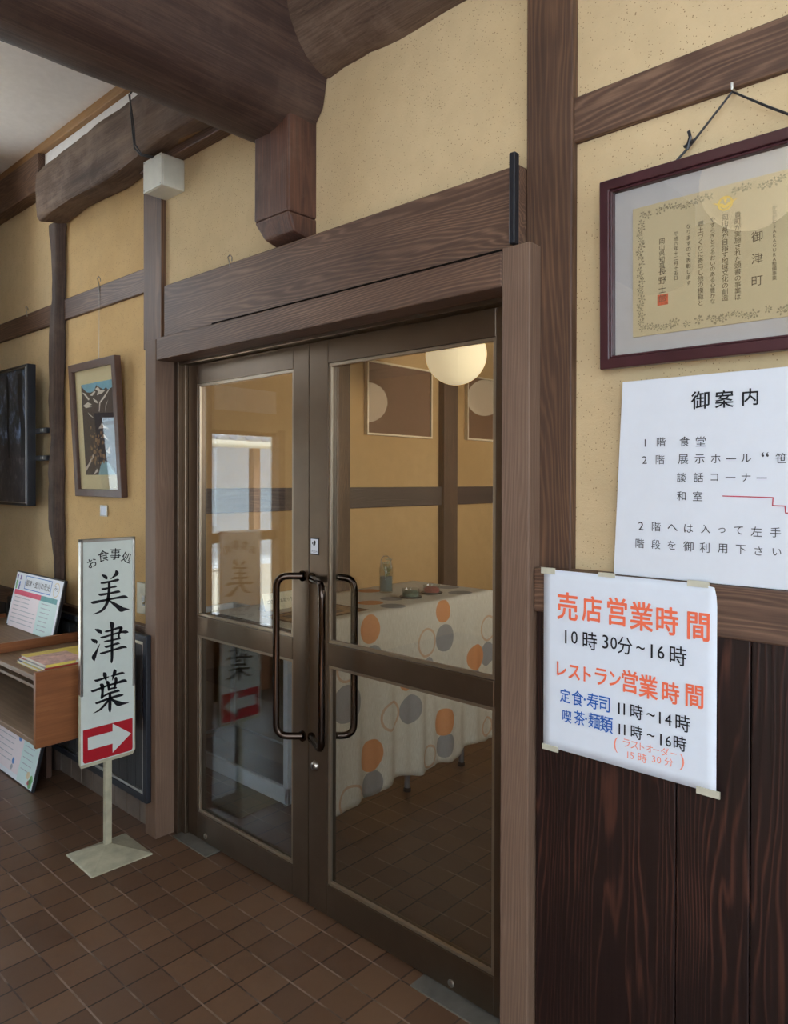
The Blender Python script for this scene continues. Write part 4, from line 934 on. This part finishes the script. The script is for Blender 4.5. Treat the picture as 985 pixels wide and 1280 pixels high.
mb.build('lettering', M_INKG, tc)

# glass showcase behind the left leaf
sc_ = thing('glass_showcase', (-1.08, .60, 0), 'white framed glass showcase standing behind the left door leaf', 'showcase')
M_ALW = plain('white_aluminium', rgb(206, 214, 222), .3, .1, .5, .03)
x0, x1, y0, y1, z1 = -1.55, -.62, .41, .78, .80
mb = MB().box(x0, x1, y0, y0+.02, .03, .105).box(x1-.02, x1, y0, y1, .03, .105).box(x0, x0+.02, y0, y1, .03, .105).box(x0, x1, y1-.02, y1, .03, .105)
mb.build('plinth', M_ALW, sc_, bevel=.003)
mb = MB()
for x in (x0, x1-.03):
    for y in (y0, y1-.03): mb.box(x, x+.03, y, y+.03, .105, z1)
mb.box(x0, x1, y0, y0+.03, z1-.03, z1).box(x0, x1, y1-.03, y1, z1-.03, z1).box(x0, x0+.03, y0+.03, y1-.03, z1-.03, z1).box(x1-.03, x1, y0+.03, y1-.03, z1-.03, z1)
mb.build('frame', M_ALW, sc_, bevel=.002)
MB().box(x0+.02, x1-.02, y0+.02, y1-.02, .08, .095).build('floor_board', M_SLAT, sc_)
M_SG = glassmat('showcase_glass', (.8, .82, .8, 1), .18)
MB().box(x0+.03, x1-.03, y0+.012, y0+.018, .105, z1-.03).build('front_glass', M_SG, sc_)
MB().box(x1-.018, x1-.012, y0+.03, y1-.03, .105, z1-.03).build('side_glass', M_SG, sc_)
MB().box(x0+.03, x1-.03, y1-.016, y1-.010, .105, z1-.03).build('back_board', plain('olive_back', rgb(96, 92, 66), .6), sc_)
MB().box(x0+.03, x1-.03, y0+.05, y1-.03, .45, .456).build('shelf', M_SG, sc_)
for x in (x0+.04, x1-.06):
    for y in (y0+.04, y1-.06): MB().lathe([(0,0),(.012,0),(.012,.03),(0,.03)], (x, y, 0), 12).build('foot', M_RUB, sc_)

# framed pictures on the inner wall
M_BRP = plain('brown_art_paper', rgb(206, 156, 126), .7, 0, .3, .04, 5); M_CRF = plain('cream_frame', rgb(226, 206, 170), .5)
def inner_picture(y0, y1, z0, z1, lab):
    p = thing('framed_picture', (XI+.02, (y0+y1)/2, z0), lab, 'picture', 'brown pictures in the restaurant')
    mb = MB(); xo, xi = XI+.045, XI+.0
    for a, b, c, d in ((y0,y1,z0,z0+.014),(y0,y1,z1-.014,z1),(y0,y0+.014,z0+.014,z1-.014),(y1-.014,y1,z0+.014,z1-.014)): mb.box(XI+.001, XI+.036, a, b, c, d)
    mb.build('frame', M_CRF, p, bevel=.002)
    MB().box(XI+.004, XI+.020, y0+.014, y1-.014, z0+.014, z1-.014).build('art_paper', M_BRP, p)
    MB().box(XI+.026, XI+.029, y0+.014, y1-.014, z0+.014, z1-.014).build('glass_pane', glassmat('art_glass', (.96,.96,.96,1), .26), p)
inner_picture(1.977, 2.70, 1.826, 2.357, 'brown picture in cream frame on the inner wall, left of the paper globe lamp')
inner_picture(3.155, 3.90, 1.84, 2.375, 'brown picture in cream frame on the inner wall, partly behind the globe lamp')

# paper globe lamps
def globe_mat():
    t = NT('lit_paper'); co = t.coord(); sx = t.n('ShaderNodeSeparateXYZ'); t.l(co, sx.inputs[0])
    rib = t.math('GREATER_THAN', t.math('SINE', t.math('MULTIPLY', sx.outputs[2], 420)), .9)
    t.set(rgb(240, 226, 190), .8); t.b.inputs['Emission Color'].default_value = (1, .80, .50, 1)
    t.l(t.math('SUBTRACT', 1.6, t.math('MULTIPLY', rib, .1)), t.b.inputs['Emission Strength']); return t.m
M_GLOBE = globe_mat()
def lamp(x, y, z, r, lab, ztop, watts):
    o = thing('globe_lamp', (x, y, z), lab, 'lamp', 'paper globe lamps')
    n = 24; MB().lathe([(max(.0, r*math.sin(math.pi*k/n)), -r*math.cos(math.pi*k/n)) for k in range(n+1)], (x,y,z), 40).build('paper_shade', M_GLOBE, o, smooth=True)
    MB().tube([(x,y,z+r-.005),(x,y,ztop)], .004, 8).build('cord', M_BLACKF, o)
lamp(-.897, 2.0, 2.304, .195, 'glowing paper globe lamp inside, seen through the right door leaf', 2.9, 0)
lamp(-.257, 3.42, 2.27, .195, 'glowing paper globe lamp further inside, seen mirrored in the left brown picture', 2.9, 0)
lamp(-.68, 4.80, 2.40, .195, 'glowing paper globe lamp deepest inside, seen mirrored in the right brown picture', 2.9, 0)
lamp(1.013, -1.655, 2.676, .195, 'glowing paper globe lamp of the hall, seen mirrored in the certificate glass', 3.28, 0)
